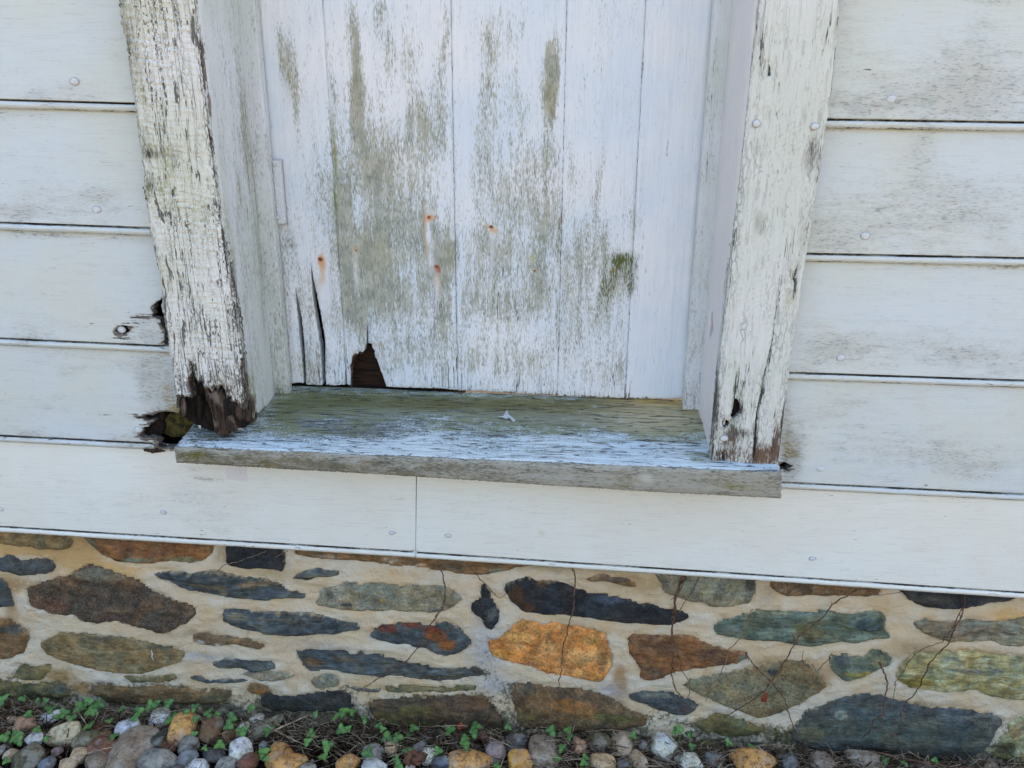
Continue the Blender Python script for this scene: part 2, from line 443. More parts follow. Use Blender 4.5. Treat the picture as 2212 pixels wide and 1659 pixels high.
def pebble_mat():
    g = NT('pebble_stone'); p = g.obj(); Ca = g.attr('C'); K = g.attr('K'); kr, kg, kb = g.sep(K.outputs['Color'])[:3]
    oi = g.nd('ShaderNodeObjectInfo').outputs['Random']
    p = g.vadd(p, g.nd('ShaderNodeCombineXYZ', {0: g.mul(oi, 7.), 1: g.mul(oi, 3.), 2: 0.}).outputs[0])
    n = g.noise(p, 95, 5, .68); f = g.noise(p, 520, 3, .65); b = g.noise(p, 34, 3, .6)
    base = Ca.outputs['Color']
    dark = g.mix(.62, base, C(.05, .035, .022)); lite = g.mix(.40, base, C(.66, .62, .54))
    col = g.mix(g.ss(n, .36, .54), dark, base); col = g.mix(g.mul(g.ss(b, .48, .64), .85), col, lite)
    col = g.mix(g.mul(g.ss(g.noise(p, 60, 4, .7), .52, .62), .5), col, g.mix(.5, base, C(.10, .065, .035)))
    col = g.mix(g.mul(g.ss(f, .56, .7), .45), col, dark)
    v = g.math('ABSOLUTE', g.cen(g.noise(p, 38, 3, .6, .5), 1.)); col = g.mix(g.mul(g.ss(v, .0, .018, 1., 0.), kr), col, C(.16, .09, .045))
    return g.out(col, g.ss(n, .3, .7, .45, .7), g.add(g.mul(n, 1.6), g.mul(f, .5)), .9, .005, .35)
MAT['pebble'] = pebble_mat()

def soil_mat():
    g = NT('damp_soil'); p = g.pos(); n = g.noise(p, 160, 5, .7); m = g.noise(p, 25, 3)
    col = g.mix(g.ss(n, .38, .62), C(.014, .010, .007), C(.055, .038, .024))
    far = g.ss(g.nd('ShaderNodeSeparateXYZ', {0: p}).outputs[1], -1.3, -.9, 1., 0.)
    grass = g.mix(g.ss(g.noise(p, 3, 4), .4, .6), C(.22, .175, .115), C(.30, .24, .16))
    col = g.mix(far, col, grass)
    return g.out(col, .95, g.add(n, m), .9, .006, .1)
MAT['soil'] = soil_mat()
def leaf_mat():
    g = NT('strawberry_leaf'); p = g.obj(); oi = g.nd('ShaderNodeObjectInfo').outputs['Random']
    L = g.attr('C')
    n = g.noise(p, 160, 3)
    a = g.mix(g.ss(oi, 0, 1), C(.030, .10, .020), C(.11, .27, .045))
    col = g.mix(g.mul(g.ss(n, .4, .7), .4), a, C(.03, .07, .02))
    col = g.mix(g.sep(L.outputs['Color'])[0], col, g.mix(.5, a, C(.20, .30, .10)))
    m = g.out(col, .5, n, .4, .001, .4)
    return m
MAT['leaf'] = leaf_mat()
def flat_noise(name, a, b, sc=150, rough=.85, vec=(1, 1, 1)):
    g = NT(name); p = g.vmul(g.pos(), vec); n = g.noise(p, sc, 3)
    return g.out(g.mix(g.ss(n, .35, .65), a, b), rough, n, .5, .001, .2)
MAT['vine'] = flat_noise('dry_vine_bark', C(.07, .035, .022), C(.20, .11, .07))
MAT['vine_pale'] = flat_noise('pale_vine_bark', C(.14, .09, .055), C(.30, .22, .15))
MAT['straw'] = flat_noise('dry_straw', C(.16, .11, .06), C(.46, .38, .26), 60)
MAT['litter'] = flat_noise('dead_stems', C(.03, .018, .012), C(.14, .085, .05), 60)
MAT['deadleaf'] = flat_noise('dead_leaf', C(.05, .025, .015), C(.17, .08, .045), 90)
MAT['redleaf'] = flat_noise('red_leaf', C(.16, .03, .015), C(.32, .08, .04), 200)
MAT['petiole'] = flat_noise('green_stem', C(.08, .12, .03), C(.16, .10, .05), 90)
MAT['flake'] = flat_noise('paint_flake', C(.38, .41, .41), C(.55, .57, .56), 200)
MAT['scratch'] = flat_noise('white_scratch', C(.55, .54, .50), C(.75, .75, .72), 200)
MAT['plaster'] = flat_noise('inner_board', C(.05, .04, .03), C(.10, .08, .06), 30)
#MORE

# ================================================================== GROUND
gA = onY(0, 1515, .01); gB = onY(2212, 1650, .01)
GS = (gB[1]-gA[1])/(gB[0]-gA[0])
def gz(x): return gA[1]+(x-gA[0])*GS if -1.6 < x < 1.6 else gA[1]+(math.copysign(1.6, x)-gA[0])*GS
def gza(x): return gA[1]+(np.clip(x, -1.6, 1.6)-gA[0])*GS
def soil_h(x, y):
    return gza(x)-.018+.010*fbm(x*22, y*22, 0, 5, 4)+.006*vnoise(x*70, y*70, 0, 9)-np.clip(-y-.5, 0, 3)*.01
def grid_sheet(xs, ys, zf):
    X, Y = np.meshgrid(xs, ys); Z = zf(X, Y)
    n, m = X.shape; v = np.stack([X.ravel(), Y.ravel(), Z.ravel()], 1)
    i = np.arange(n*m).reshape(n, m)
    f = np.stack([i[:-1, :-1], i[:-1, 1:], i[1:, 1:], i[1:, :-1]], -1).reshape(-1, 4).tolist()
    return v, f
xs = np.concatenate([[-60, -30, -15, -8, -4, -2.6], np.arange(-1.9, 1.9, .012), [2.6, 4, 8, 15, 30, 60]])
ys = np.concatenate([[-60, -30, -15, -8, -5, -3.5, -2.5, -1.8, -1.3], np.arange(-.9, -.25, .04), np.arange(-.25, .06, .010), [.3, 1, 3, 8, 30, 60]])
v, f = grid_sheet(xs, ys, soil_h)
tag(link('ground', v, f, MAT['soil']), kind='structure')

# ================================================================== HOUSE WALL (beaded clapboards)
LB = [((0, 233.7), (282, 242)), ((0, 498), (322, 510)), ((0, 747), (359, 764)), ((0, 956), (302, 971.5))]
RB = [((1782, 277), (2212, 284)), ((1745, 566), (2212, 576)), ((1712, 822), (2212, 839)), ((1690, 1057.5), (2212, 1083.7))]
YB = -.006
def seam(pp):
    a = onY(*pp[0], YB); b = onY(*pp[1], YB); s = (b[1]-a[1])/(b[0]-a[0])
    return lambda x: a[1]+(x-a[0])*s
bandL = seam(((0, 1151.6), (898, 1206.5))); bandR = seam(((898, 1207.5), (2212, 1295)))
wall = empty('house_wall', (0, 0, .4), 'white painted beaded clapboard wall with round nail heads, standing on the stone foundation', 'wall')
XCL = onY(330, 560, -.035)[0]+.025     # boards tuck under the casings
XCR = onY(1745, 560, -.035)[0]-.02

def bprof(v):
    v = v*1000
    bead = .0015+.0052*np.sqrt(np.clip(1-((v-5.5)/5.8)**2, 0, 1))
    face = .004-.006*np.clip((v-14.5)/160, 0, 1.3)
    return np.where(v < 11.2, bead, np.where(v < 13.8, -.0045, face))
VR = np.array([.6, 1.8, 3.2, 4.6, 6, 7.4, 8.8, 10, 10.9, 11.5, 12.4, 13.3, 14.0, 15.2, 18, 24])/1000
PXM = lambda y: (y+1.2)/1640*1.08       # metres per survey unit on a plane
def blobs(x, z, L, y, seed=0, wob=.35):
    """sum of soft spots given as (px, py, sx, sy, amount) on the plane y"""
    r = np.zeros(len(x)); k = PXM(y)
    wx = x+.012*fbm(x*26, z*10, 0, seed+3, 3); wz = z+.02*fbm(x*22, z*9, 0, seed+8, 3)
    for (cx, cy, sx, sy, a) in L:
        X, Z = onY(cx, cy, y)
        q = ((wx-X)/(sx*k))**2+((wz-Z)/(sy*k))**2
        r = r+a*np.exp(-q*.9)
    return r
def stains(x, z, L, y, seed=0):
    col = np.zeros((len(x), 4)); wsum = np.zeros(len(x)); k = PXM(y)
    wx = x+.006*fbm(x*60, z*25, 0, seed+3, 3); wz = z+.008*fbm(x*50, z*25, 0, seed+8, 3)
    for (cx, cy, sx, sy, a, c) in L:
        X, Z = onY(cx, cy, y)
        q = ((wx-X)/(sx*k))**2+((wz-Z)/(sy*k))**2
        wgt = a*np.exp(-q*.9); col[:, :3] += wgt[:, None]*np.array(c)[None]; wsum += wgt
    col[:, :3] /= (wsum[:, None]+1e-6); col[:, 3] = np.clip(wsum, 0, 1)
    return col
def mk(mr, mg=0, mb=0, S=None):
    n = len(mr); M = np.zeros((n, 4)); M[:, 0] = mr; M[:, 1] = mg; M[:, 2] = mb; M[:, 3] = 1
    return {'M': M, 'S': S if S is not None else np.zeros((n, 4))}

# mildew on the boards (survey units)
SID = [(120, 200, 90, 18, .35), (130, 430, 110, 45, .45), (40, 460, 60, 25, .4), (230, 440, 60, 25, .4), (60, 700, 60, 40, .35), (330, 720, 30, 30, .6),
       (200, 790, 200, 30, .45), (330, 830, 30, 60, .75), (370, 850, 20, 40, .8), (120, 880, 130, 30, .25), (60, 930, 40, 12, .5), (280, 950, 40, 15, .5),
       (450, 1085, 90, 40, .38), (480, 1130, 90, 30, .3), (430, 1020, 60, 10, .5), (1010, 1110, 120, 30, .18), (1200, 1145, 30, 12, .4), (330, 1075, 180, 30, .2), (150, 1085, 120, 30, .12),
       (2000, 180, 160, 60, .48), (1900, 235, 120, 20, .4), (2120, 210, 90, 40, .4), (1830, 60, 30, 60, .35), (2100, 80, 60, 50, .25),
       (1990, 330, 40, 40, .55), (1900, 480, 160, 50, .40), (2100, 470, 120, 60, .45), (2050, 400, 120, 30, .25), (1800, 520, 60, 20, .35),
       (1950, 740, 200, 45, .38), (2130, 780, 120, 30, .5), (1800, 760, 60, 30, .4), (1760, 640, 20, 80, .2), (1800, 880, 100, 40, .35), (2100, 1000, 160, 40, .55),
       (1900, 960, 140, 60, .38), (1710, 960, 25, 40, .9), (1710, 1010, 22, 25, 1.0), (1700, 900, 12, 60, .6)]
WARM = (.62, .47, .31)
SST = [(60, 150, 35, 20, .25, (.5, .4, .27)), (370, 860, 14, 60, .45, (.30, .25, .12)), (390, 885, 20, 10, .6, (.25, .20, .08)), (335, 800, 30, 60, .15, (.42, .36, .2)),
       (860, 1075, 90, 8, .25, WARM), (1300, 1085, 250, 6, .2, WARM), (1705, 975, 22, 25, .55, (.22, .18, .08)), (1700, 930, 10, 40, .4, (.34, .3, .12)),
       (1170, 1150, 10, 12, .35, (.45, .38, .2)), (1105, 1160, 5, 12, .35, (.45, .33, .2)), (430, 1035, 60, 6, .4, (.25, .22, .14)), (270, 1020, 20, 8, .15, (.55, .4, .25)),
       (300, 930, 18, 6, .6, (.2, .17, .12)), (325, 965, 25, 5, .7, (.15, .13, .1))]
def board(xa, xb, lo, hi, mat, holes=(), su=.009, coarse=False, top_extra=.004):
    a = (xa, lo(xa)); b = (xb, lo(xb)); L = math.hypot(b[0]-a[0], b[1]-a[1])
    U = np.array([(b[0]-a[0])/L, 0, (b[1]-a[1])/L]); V = np.array([-U[2], 0, U[0]]); O = np.array([a[0], 0, a[1]])
    h0 = hi(xa)-lo(xa)+top_extra; h1 = hi(xb)-lo(xb)+top_extra
    outline = [(0, 0), (L, 0), (L, h1), (0, h0)]
    hm = max(h0, h1)
    vr = np.concatenate([VR, np.arange(.032, hm, .009 if not coarse else .05)])
    uv = lambda q: ((q[0]-O[0])*U[0]+(q[1]-O[2])*U[2], (q[0]-O[0])*V[0]+(q[1]-O[2])*V[2])
    hs = [[uv(onY(*p, -.002)) for p in h] for h in holes]
    s = int(RNG.integers(1e6))
    def hf(u, v, d):
        return bprof(v)+.0006*fbm(u*6, v*20, 0, s, 3)+.0007*fbm(u*1.7, v*3, 3, s, 2)
    def mask(u, v, d):
        X = O[0]+u*U[0]+v*V[0]; Z = O[2]+u*U[2]+v*V[2]
        r = blobs(X, Z, SID, 0, 40)*1.35+.22*fbm(X*5, Z*9, 0, 444, 3)
        low = np.exp(-np.abs(v-.020)/.016)*.26+np.exp(-np.abs(v-.0125)/.0022)*1.1
        r = r+low*(.6+.6*fbm(u*9, v*10, 0, s+5, 3))
        nearh = 0
        if hs:
            nearh = np.zeros(len(u))
            for q in hs: nearh = np.maximum(nearh, np.exp(-segdist(u, v, q)/.006))
            r = r+nearh*.5
        pe = (v < .012)*.12+nearh*.75 if hs else (v < .012)*.12
        pe = pe+np.exp(-v/.02)*.18*(vnoise(u*5, 0*u, 0, s+2) > .15)
        ck = np.exp(-np.abs(v-.0125)/.002)*.9
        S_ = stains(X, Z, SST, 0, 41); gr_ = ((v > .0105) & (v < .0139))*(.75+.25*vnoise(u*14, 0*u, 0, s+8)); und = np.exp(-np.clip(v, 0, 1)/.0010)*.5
        wt = np.clip((v-(hm-.030))/.022, 0, 1)*.30*(.6+.5*vnoise(u*12, v*0, 0, s+9))  # warm bounce under each lap, painted along the board tops
        S_[:, :3] = S_[:, :3]*(1-wt[:, None])+np.array([.66, .54, .42])*wt[:, None]; S_[:, 3] = np.maximum(S_[:, 3], wt)
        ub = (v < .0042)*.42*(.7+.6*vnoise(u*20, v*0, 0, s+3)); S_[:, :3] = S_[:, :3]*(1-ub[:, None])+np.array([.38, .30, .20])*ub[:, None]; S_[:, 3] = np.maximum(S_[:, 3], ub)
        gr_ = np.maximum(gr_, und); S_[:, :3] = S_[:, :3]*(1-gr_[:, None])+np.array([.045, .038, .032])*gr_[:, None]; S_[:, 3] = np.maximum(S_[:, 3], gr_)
        return mk(r, pe+0*u, ck, S_)
    o = slab('board', outline, (O, U, V, (0, -1, 0)), su if not coarse else .12, .009, hf, .014, mat, wall, mask, hs,
             vrows=vr, urows=np.arange(su/2, L, su if not coarse else .12), rnd=.0006, jit=0.0, edge_jit=0.0)
    return o

HOLE_A = [(346, 647), (338, 652), (331, 657), (333, 664), (327, 671), (331, 678), (327, 684), (338, 687), (345, 690), (347, 702), (356, 711), (357, 724), (354, 738), (359, 745), (374, 745), (372, 700), (366, 655), (362, 640)]
HOLE_B = [(289, 902), (306, 900), (318, 896), (330, 897), (342, 891), (358, 889), (374, 890), (384, 893), (392, 890), (426, 892), (428, 930), (427, 966),
          (352, 966), (341, 962), (345, 953), (335, 947), (324, 944), (313, 946), (300, 940), (306, 936), (302, 930), (312, 922), (322, 921), (325, 913), (334, 911), (331, 906), (318, 909), (306, 904)]
CR_A = [(282, 685.5), (300, 684.2), (328, 683.0), (328, 684.6), (300, 686), (284, 687)]
HOLE_N = [(250, 712), (256, 705), (265, 702), (274, 704), (277, 710), (283, 713), (276, 717), (272, 721), (263, 723), (254, 718), (246, 714)]
HOLE_R = [(1684, 1003), (1693, 997), (1702, 1001), (1710, 1005), (1705, 1010), (1699, 1012), (1706, 1018), (1697, 1016), (1689, 1013), (1684, 1012)]
def const(fn, d): return lambda x: fn(x)+d
sL = [seam(p) for p in LB]; sR = [seam(p) for p in RB]
PIT = .183
boards = {}
XW0, XW1 = -1.75, 1.6
rowsL = [const(sL[0], PIT*k) for k in range(7, 0, -1)]+sL
rowsR = [const(sR[0], PIT*k) for k in range(7, 0, -1)]+sR
MS = MAT['siding']
for i in range(1, len(rowsL)):
    j = i-7
    hl = {2: [HOLE_A, CR_A, HOLE_N], 3: [HOLE_B]}.get(j, [])
    boards['L%d' % j] = board(XW0 if j < -1 else -1.75, XCL, rowsL[i], rowsL[i-1], MS, hl, coarse=j < 0)
    hr = {3: [HOLE_R]}.get(j, [])
    boards['R%d' % j] = board(XCR, XW1, rowsR[i], rowsR[i-1], MS, hr, coarse=j < 0)
xj = onY(895.5, 1120, 0)[0]
# bottom band of two boards meeting in a butt joint under the sill
def bandtopL(x): return np.where(x < -.6, sL[3](x), sL[3](-.6)+(x+.6)*(sR[3](.4)-sL[3](-.6))/1.0)
def bandtopR(x): return sR[3](x) if x > .4 else bandtopL(x)
def btl(x): return float(bandtopL(x))
def btr(x): return float(bandtopR(x))
sl_band = lambda f0, x0, x1: (lambda x: f0(x0)+(f0(x1)-f0(x0))*(x-x0)/(x1-x0))
boards['B0'] = board(XW0, xj-.0003, bandL, sl_band(btl, XW0, -.55), MAT['band'], (), top_extra=.006)
boards['B1'] = board(xj+.0003, XW1, bandR, sl_band(btr, .40, XW1), MAT['band'], (), top_extra=.006)

# nail heads
def nail(parent, px, py, y=-.003, r=.0062, name='nail_head', mat=None, org=(0, 0, .4), sq=.82):
    x, z = onY(px, py, y); V_, F_ = [], []
    n = 14; rings = [(1.30, .0006), (1.24, -.0003), (1.06, -.0004), (.98, -.0012), (.7, -.0017), (.3, -.0019)]
    ph = random.uniform(0, 6)
    for rr, yy in rings:
        for k in range(n):
            a = 2*math.pi*k/n
            q = 1+.06*math.sin(2*a+ph)+.04*math.sin(3*a+ph*2)
            V_.append((x+r*rr*q*math.cos(a), y+yy, z+r*rr*q*sq*math.sin(a)))
    V_.append((x, y-.0019, z)); c = len(V_)-1
    at_n = {'M': [[1.0 if i < 3*n else 0., 0, 0, 1] for i in range(len(V_))]}
    for i in range(len(rings)-1):
        for k in range(n): F_.append([i*n+k, i*n+(k+1) % n, (i+1)*n+(k+1) % n, (i+1)*n+k])
    for k in range(n): F_.append([(len(rings)-1)*n+k, (len(rings)-1)*n+(k+1) % n, c])
    return sub(name, V_, F_, mat or MAT['nail'], parent, org, at_n)
for key, px, py in [('L0', 161, 176), ('L1', 209, 453), ('L2', 262, 712), ('L3', 299, 928), ('B0', 353, 1107), ('B0', 1, 1100), ('R0', 1925, 214),
                    ('R1', 1869, 510), ('R2', 1816, 773), ('R3', 1772, 1013), ('B1', 1755, 1207), ('B0', 847, 1151), ('B1', 968, 1157)]:
    nail(boards[key], px, py, y=-.0028 if (px, py) != (262, 712) else .001, r=.0062 if key[0] != 'B' else .0050, sq=.82 if key[0] != 'B' else .66)

# dark lining added inside the wall to keep the rotted holes dark
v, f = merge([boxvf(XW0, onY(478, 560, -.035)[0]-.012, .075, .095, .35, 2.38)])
link('light_block_board', v, f, MAT['rot_dark'], wall, smooth=False)
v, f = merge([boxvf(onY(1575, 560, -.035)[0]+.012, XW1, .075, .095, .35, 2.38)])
link('light_block_board', v, f, MAT['rot_dark'], wall, smooth=False)
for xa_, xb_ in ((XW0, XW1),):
    v, f = boxvf(xa_, xb_, .034, .045, .41, .56)  # added behind the skirt joint to stop light leaking through
    link('light_block_board', v, f, MAT['rot_dark'], wall, smooth=False)
def rag(poly, y, name, mat, parent, th=.012, amp=.003, su=.003, sv=.004, axis='z', jit=.0008, nscale=(120, 25)):
    O = (0, y, 0); q = [onY(*p, y) for p in poly]; s = int(RNG.integers(1e6))
    def hf(u, v, d): return amp*fbm(u*nscale[0], v*nscale[1], 0, s, 4)-.004*np.exp(-d/.004)
    return slab(name, q, (O, (1, 0, 0), (0, 0, 1), (0, -1, 0)), su, sv, hf, th, mat, parent, lambda u, v, d: mk(0*u+.3), edge_jit=jit)
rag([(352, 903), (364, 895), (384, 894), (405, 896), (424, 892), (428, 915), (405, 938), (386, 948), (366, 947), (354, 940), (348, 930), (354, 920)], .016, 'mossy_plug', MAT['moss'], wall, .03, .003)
rag([(312, 898), (330, 892), (352, 893), (356, 905), (349, 914), (352, 928), (345, 944), (330, 940), (320, 948), (306, 938), (312, 925), (326, 920)], .010, 'rot_backing', MAT['rot_dark'], wall, .02, .006)
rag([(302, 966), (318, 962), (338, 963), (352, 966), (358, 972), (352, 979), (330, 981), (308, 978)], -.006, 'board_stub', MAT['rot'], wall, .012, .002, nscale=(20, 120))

# ================================================================== DOOR FRAME
frame = empty('door_frame', (0, 0, .4), 'weathered white door frame with rotten feet, peeling posts and a worn pale blue sill', 'door frame')
YC = -.035
def upper(px0, px1, y): return None
ZT = 2.08
def linex(p0, p1, y):           # vertical-ish edge through two surveyed points -> x(z)
    a = onY(*p0, y); b = onY(*p1, y); s = (a[0]-b[0])/(a[1]-b[1])
    return lambda z: b[0]+(z-b[1])*s*.5 if z > a[1]+.05 else b[0]+(z-b[1])*s
# --- left casing
eo = linex((255, 0), (335, 560), YC); ei = linex((424, 0), (489, 576), YC)
Lout = [(255, 0), (268, 80), (281, 190), (297, 310), (312, 420), (322, 480), (331, 545), (341, 600), (353, 690), (362, 770), (371, 830), (379.7, 885)]
Lbot = [(381, 884), (383, 862), (390, 858), (404, 859), (412, 862), (409, 845), (405, 826), (409, 822), (411, 800), (413, 786), (416, 805), (421, 821), (427, 830), (431, 826), (436, 838), (441, 846),
        (449, 842), (456, 850), (461, 838), (467, 846), (474, 836), (480, 850), (486, 862), (493, 858), (500, 874), (508, 868), (514, 884), (521, 893)]
Lin = [(521, 893), (524, 840), (520, 790), (513, 720), (501, 640), (490, 576), (478, 500), (464, 400), (449, 290), (437, 190), (428, 90), (418, 0)]
ol = [onY(*p, YC) for p in Lout+Lbot+Lin[1:]]
xT0, xT1 = ol[0][0], ol[-1][0]
ol = [(xT0-.002, ZT)]+ol+[(xT1, ZT)]
XI = float(np.mean([onY(*p, YC)[0] for p in Lin]))     # inner face of the left jamb
def dens(z0, z1, s, zt=1.45): return np.concatenate([np.arange(z0, zt, s), np.arange(zt, z1, .06)])
POST_D = [(300, 110, 25, 120, .35), (330, 330, 40, 40, .5), (280, 80, 14, 90, .5), (400, 500, 60, 80, .3), (360, 640, 40, 80, .25), (500, 700, 16, 120, .5), (470, 820, 30, 20, .4)]
POST_S = [(340, 300, 70, 200, .22, (.44, .46, .28)), (420, 450, 60, 120, .18, (.44, .48, .26)), (400, 780, 60, 60, .18, (.45, .5, .28)), (322, 328, 22, 10, .75, (.04, .038, .03)), (325, 400, 18, 18, .5, (.10, .10, .07)),
          (470, 845, 40, 14, .5, (.14, .08, .05)), (415, 800, 10, 25, .55, (.05, .03, .02)), (290, 95, 9, 60, .55, (.16, .14, .13))]
def post_mask(y, D_, S_, seed, pe=0):
    def m(u, v, d):
        e = np.exp(-d/.005)
        lo_ = np.clip((onY(500, 760, y)[1]-v)/.10, 0, 1)*(1 if seed == 50 else .4)
        return mk(blobs(u, v, D_, y, seed)+e*.25+.35*lo_, e*.6+pe+.35*lo_, .15+e*.4+.5*lo_, stains(u, v, S_, y, seed+1))
    return m
def post_h(u, v, d):
    saw = np.sin((v+u*.22)*560+3*fbm(u*20, v*20, 0, 3, 2))*.0012*np.clip(vnoise(u*8, v*10, 0, 77)+.55, 0, 1)
    ck = fbm(u*260, v*26, 0, 31, 2); crack = -.0022*np.clip(ck-.30, 0, 1)/.4
    edge = -.006*np.exp(-d/.0045)*(0.6+.8*vnoise(u*30, v*38, 0, 12))
    rotz = np.clip((onY(470, 700, YC)[1]-v)/.12, 0, 1)
    return saw+crack+edge+.0016*fbm(u*18, v*7, 0, 8, 3)+rotz*(.004*fbm(u*120, v*22, 0, 99, 3)-.001)
lc = slab('casing', ol, ((0, YC, 0), (1, 0, 0), (0, 0, 1), (0, -1, 0)), .0026, .004, post_h, .026, MAT['post'], frame,
          post_mask(YC, POST_D, POST_S, 50), vrows=dens(.6, ZT, .004), rnd=.0012, edge_jit=.0009)
tag(lc, label='thickly weathered left casing with crackled green-white paint and a rotted foot')
# rotten heart of the foot
rag([(384, 868), (404, 856), (409, 820), (424, 818), (442, 838), (470, 838), (500, 860), (520, 880), (524, 900), (516, 915), (500, 925), (470, 934), (440, 928), (415, 918), (398, 906), (388, 900)],
    YC+.024, 'rot_backing', MAT['rot_dark'], frame, .03, .006)
rag([(436, 832), (446, 840), (452, 852), (463, 845), (474, 842), (486, 860), (492, 880), (506, 900), (512, 915), (509, 930), (497, 938), (490, 944), (481, 948), (474, 943), (462, 940), (459, 925), (456, 900), (450, 880), (443, 855)],
    YC+.004, 'rotten_splinter', MAT['rot'], frame, .016, .006, nscale=(160, 14))
rag([(385, 866), (392, 862), (397, 876), (396, 900), (390, 906), (384, 886)], YC+.004, 'rotten_splinter', MAT['rot'], frame, .01, .003, nscale=(160, 14))
rag([(502, 868), (516, 872), (525, 888), (524, 906), (516, 914), (508, 900), (500, 884)], YC+.003, 'rotten_splinter', MAT['rot'], frame, .012, .005, nscale=(160, 14))
rag([(425, 856), (431, 860), (434, 884), (431, 912), (425, 900)], YC+.008, 'rotten_splinter', MAT['rot_dark'], frame, .012, .004, nscale=(160, 14))

# --- sill : a thick board sloping outwards
YS = -.055
fa = onY(375, 966, YS); fb = onY(1690, 1021, YS); ba = onY(617, 829, .137); bb = onY(1478, 860, .137)
sm = (fb[1]-fa[1])/(fb[0]-fa[0])
zf0 = fa[1]+(0-fa[0])*sm; zb0 = (ba[1]+bb[1])/2-(ba[0]+bb[0])/2*sm-.008
Us = np.array([1, 0, sm]); Us /= np.linalg.norm(Us)
Vs = np.array([0, .137-YS, zb0-zf0]); Ls = np.linalg.norm(Vs); Vs /= Ls
Vs = Vs-Us*Us.dot(Vs); Vs /= np.linalg.norm(Vs)
Ns = np.cross(Us, Vs); Ns = Ns if Ns[2] > 0 else -Ns
Os = np.array([0, YS, zf0])
def onS(px, py):
    d = ray(px, py); c0 = np.array([0, CAMY, CAMZ]); t = Ns.dot(Os-c0)/Ns.dot(d); q = c0+d*t-Os
    return (q.dot(Us), q.dot(Vs))
sl = onS(375, 965)[0]; sr = onS(1690, 1020)[0]
sill_ol = [(sl, .001), (sr, .001), (sr, .13), (sr-.02, .21), (sl+.05, .21), (sl+.004, .09)]
SILL_R = [(700, 870, 90, 25, 1.0), (640, 900, 50, 30, .8), (850, 900, 160, 35, .6), (780, 930, 100, 25, .55), (960, 880, 200, 14, .6), (1200, 890, 250, 18, .45), (1330, 930, 120, 18, .3), (1130, 920, 60, 30, .2), (460, 930, 50, 20, 1.0), (1420, 880, 80, 12, .4)]
SILL_G = [(470, 935, 60, 22, .6), (750, 960, 60, 14, .2), (1480, 960, 50, 30, .25), (880, 930, 120, 20, .15)]
SILL_S = [(710, 868, 80, 18, .6, (.085, .09, .018)), (620, 890, 35, 25, .4, (.10, .10, .02)), (960, 872, 220, 11, 1.3, (.12, .10, .025)), (1250, 880, 200, 12, 1.2, (.20, .15, .04)), (1420, 870, 80, 9, 1.6, (.62, .36, .08)), (1300, 905, 180, 16, .9, (.30, .29, .21)), (1410, 900, 85, 24, 1.6, (.70, .57, .33)),  # ochre blobs at the right back are painted-in sun glow
          (770, 935, 60, 16, .35, (.10, .11, .035)), (1100, 905, 200, 16, .35, (.22, .22, .16))]
def sblob(u, v, L):
    r = np.zeros(len(u)); uu = u+.01*fbm(u*20, v*40, 0, 5, 3); vv = v+.006*fbm(u*20, v*40, 0, 6, 3)
    for (cx, cy, sx, sy, a) in L:
        c = onS(cx, cy); c2 = onS(cx, cy-sy)
        r = r+a*np.exp(-.9*(((uu-c[0])/(sx*.00082))**2+((vv-c[1])/abs(c2[1]-c[1]))**2))
    return r
def sill_mask(u, v, d):
    r = sblob(u, v, SILL_R); gg = sblob(u, v, SILL_G)
    Sc = np.zeros((len(u), 4)); ws = np.zeros(len(u))
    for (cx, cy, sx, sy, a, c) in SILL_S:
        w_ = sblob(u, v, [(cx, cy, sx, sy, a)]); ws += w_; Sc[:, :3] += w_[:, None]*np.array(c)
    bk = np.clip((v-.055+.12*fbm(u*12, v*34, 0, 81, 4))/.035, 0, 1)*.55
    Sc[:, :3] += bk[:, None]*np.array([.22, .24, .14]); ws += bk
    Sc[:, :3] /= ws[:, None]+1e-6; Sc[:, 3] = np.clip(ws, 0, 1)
    front = np.exp(-v/.03)
    r = r+.45*fbm(u*9, v*34, 0, 404, 3)+.2*fbm(u*30, v*80, 0, 405, 2)
    return mk(r+.42-.40*front, gg+.05*front+np.exp(-d/.002)*.3, .2+0*u, Sc)
def sill_h(u, v, d): return .0011*fbm(u*9, v*160, 0, 21, 3)+.0008*fbm(u*10, v*30, 0, 22, 2)-.002*np.exp(-d/.003)
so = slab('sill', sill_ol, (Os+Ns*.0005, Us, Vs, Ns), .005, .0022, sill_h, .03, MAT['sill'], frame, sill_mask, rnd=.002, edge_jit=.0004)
tag(so, label='sloping sill board with worn pale blue paint and green algae at the back')
no = [onY(*p, YS-.002) for p in [(375, 967), (1691, 1022), (1688, 1078), (1400, 1064), (893, 1031), (379, 1001)]]
def nose_h(u, v, d): return .0010*fbm(u*9, v*120, 0, 61, 3)-.0016*np.exp(-d/.0025)
NOSE_S = [(420, 985, 40, 14, .5, (.13, .115, .03)), (560, 1000, 80, 14, .4, (.16, .13, .045)), (1600, 1050, 60, 12, .5, (.20, .19, .06)), (1395, 1035, 15, 10, .8, (.55, .55, .50)), (1350, 1040, 120, 12, .4, (.22, .21, .12)), (900, 1022, 90, 10, .35, (.20, .16, .09))]
ns = slab('sill_nosing', no, ((0, YS-.002, 0), (1, 0, 0), (0, 0, 1), (0, -1, 0)), .005, .0024, nose_h, .018, MAT['sill_edge'], frame,
          lambda u, v, d: mk(.15+blobs(u, v, [(700, 1005, 200, 20, .35), (450, 990, 60, 20, .5), (950, 1020, 100, 15, .3)], YS), np.exp(-d/.003)*.35, .1+0*u, stains(u, v, NOSE_S, YS, 9)), rnd=.0015, edge_jit=.0004)

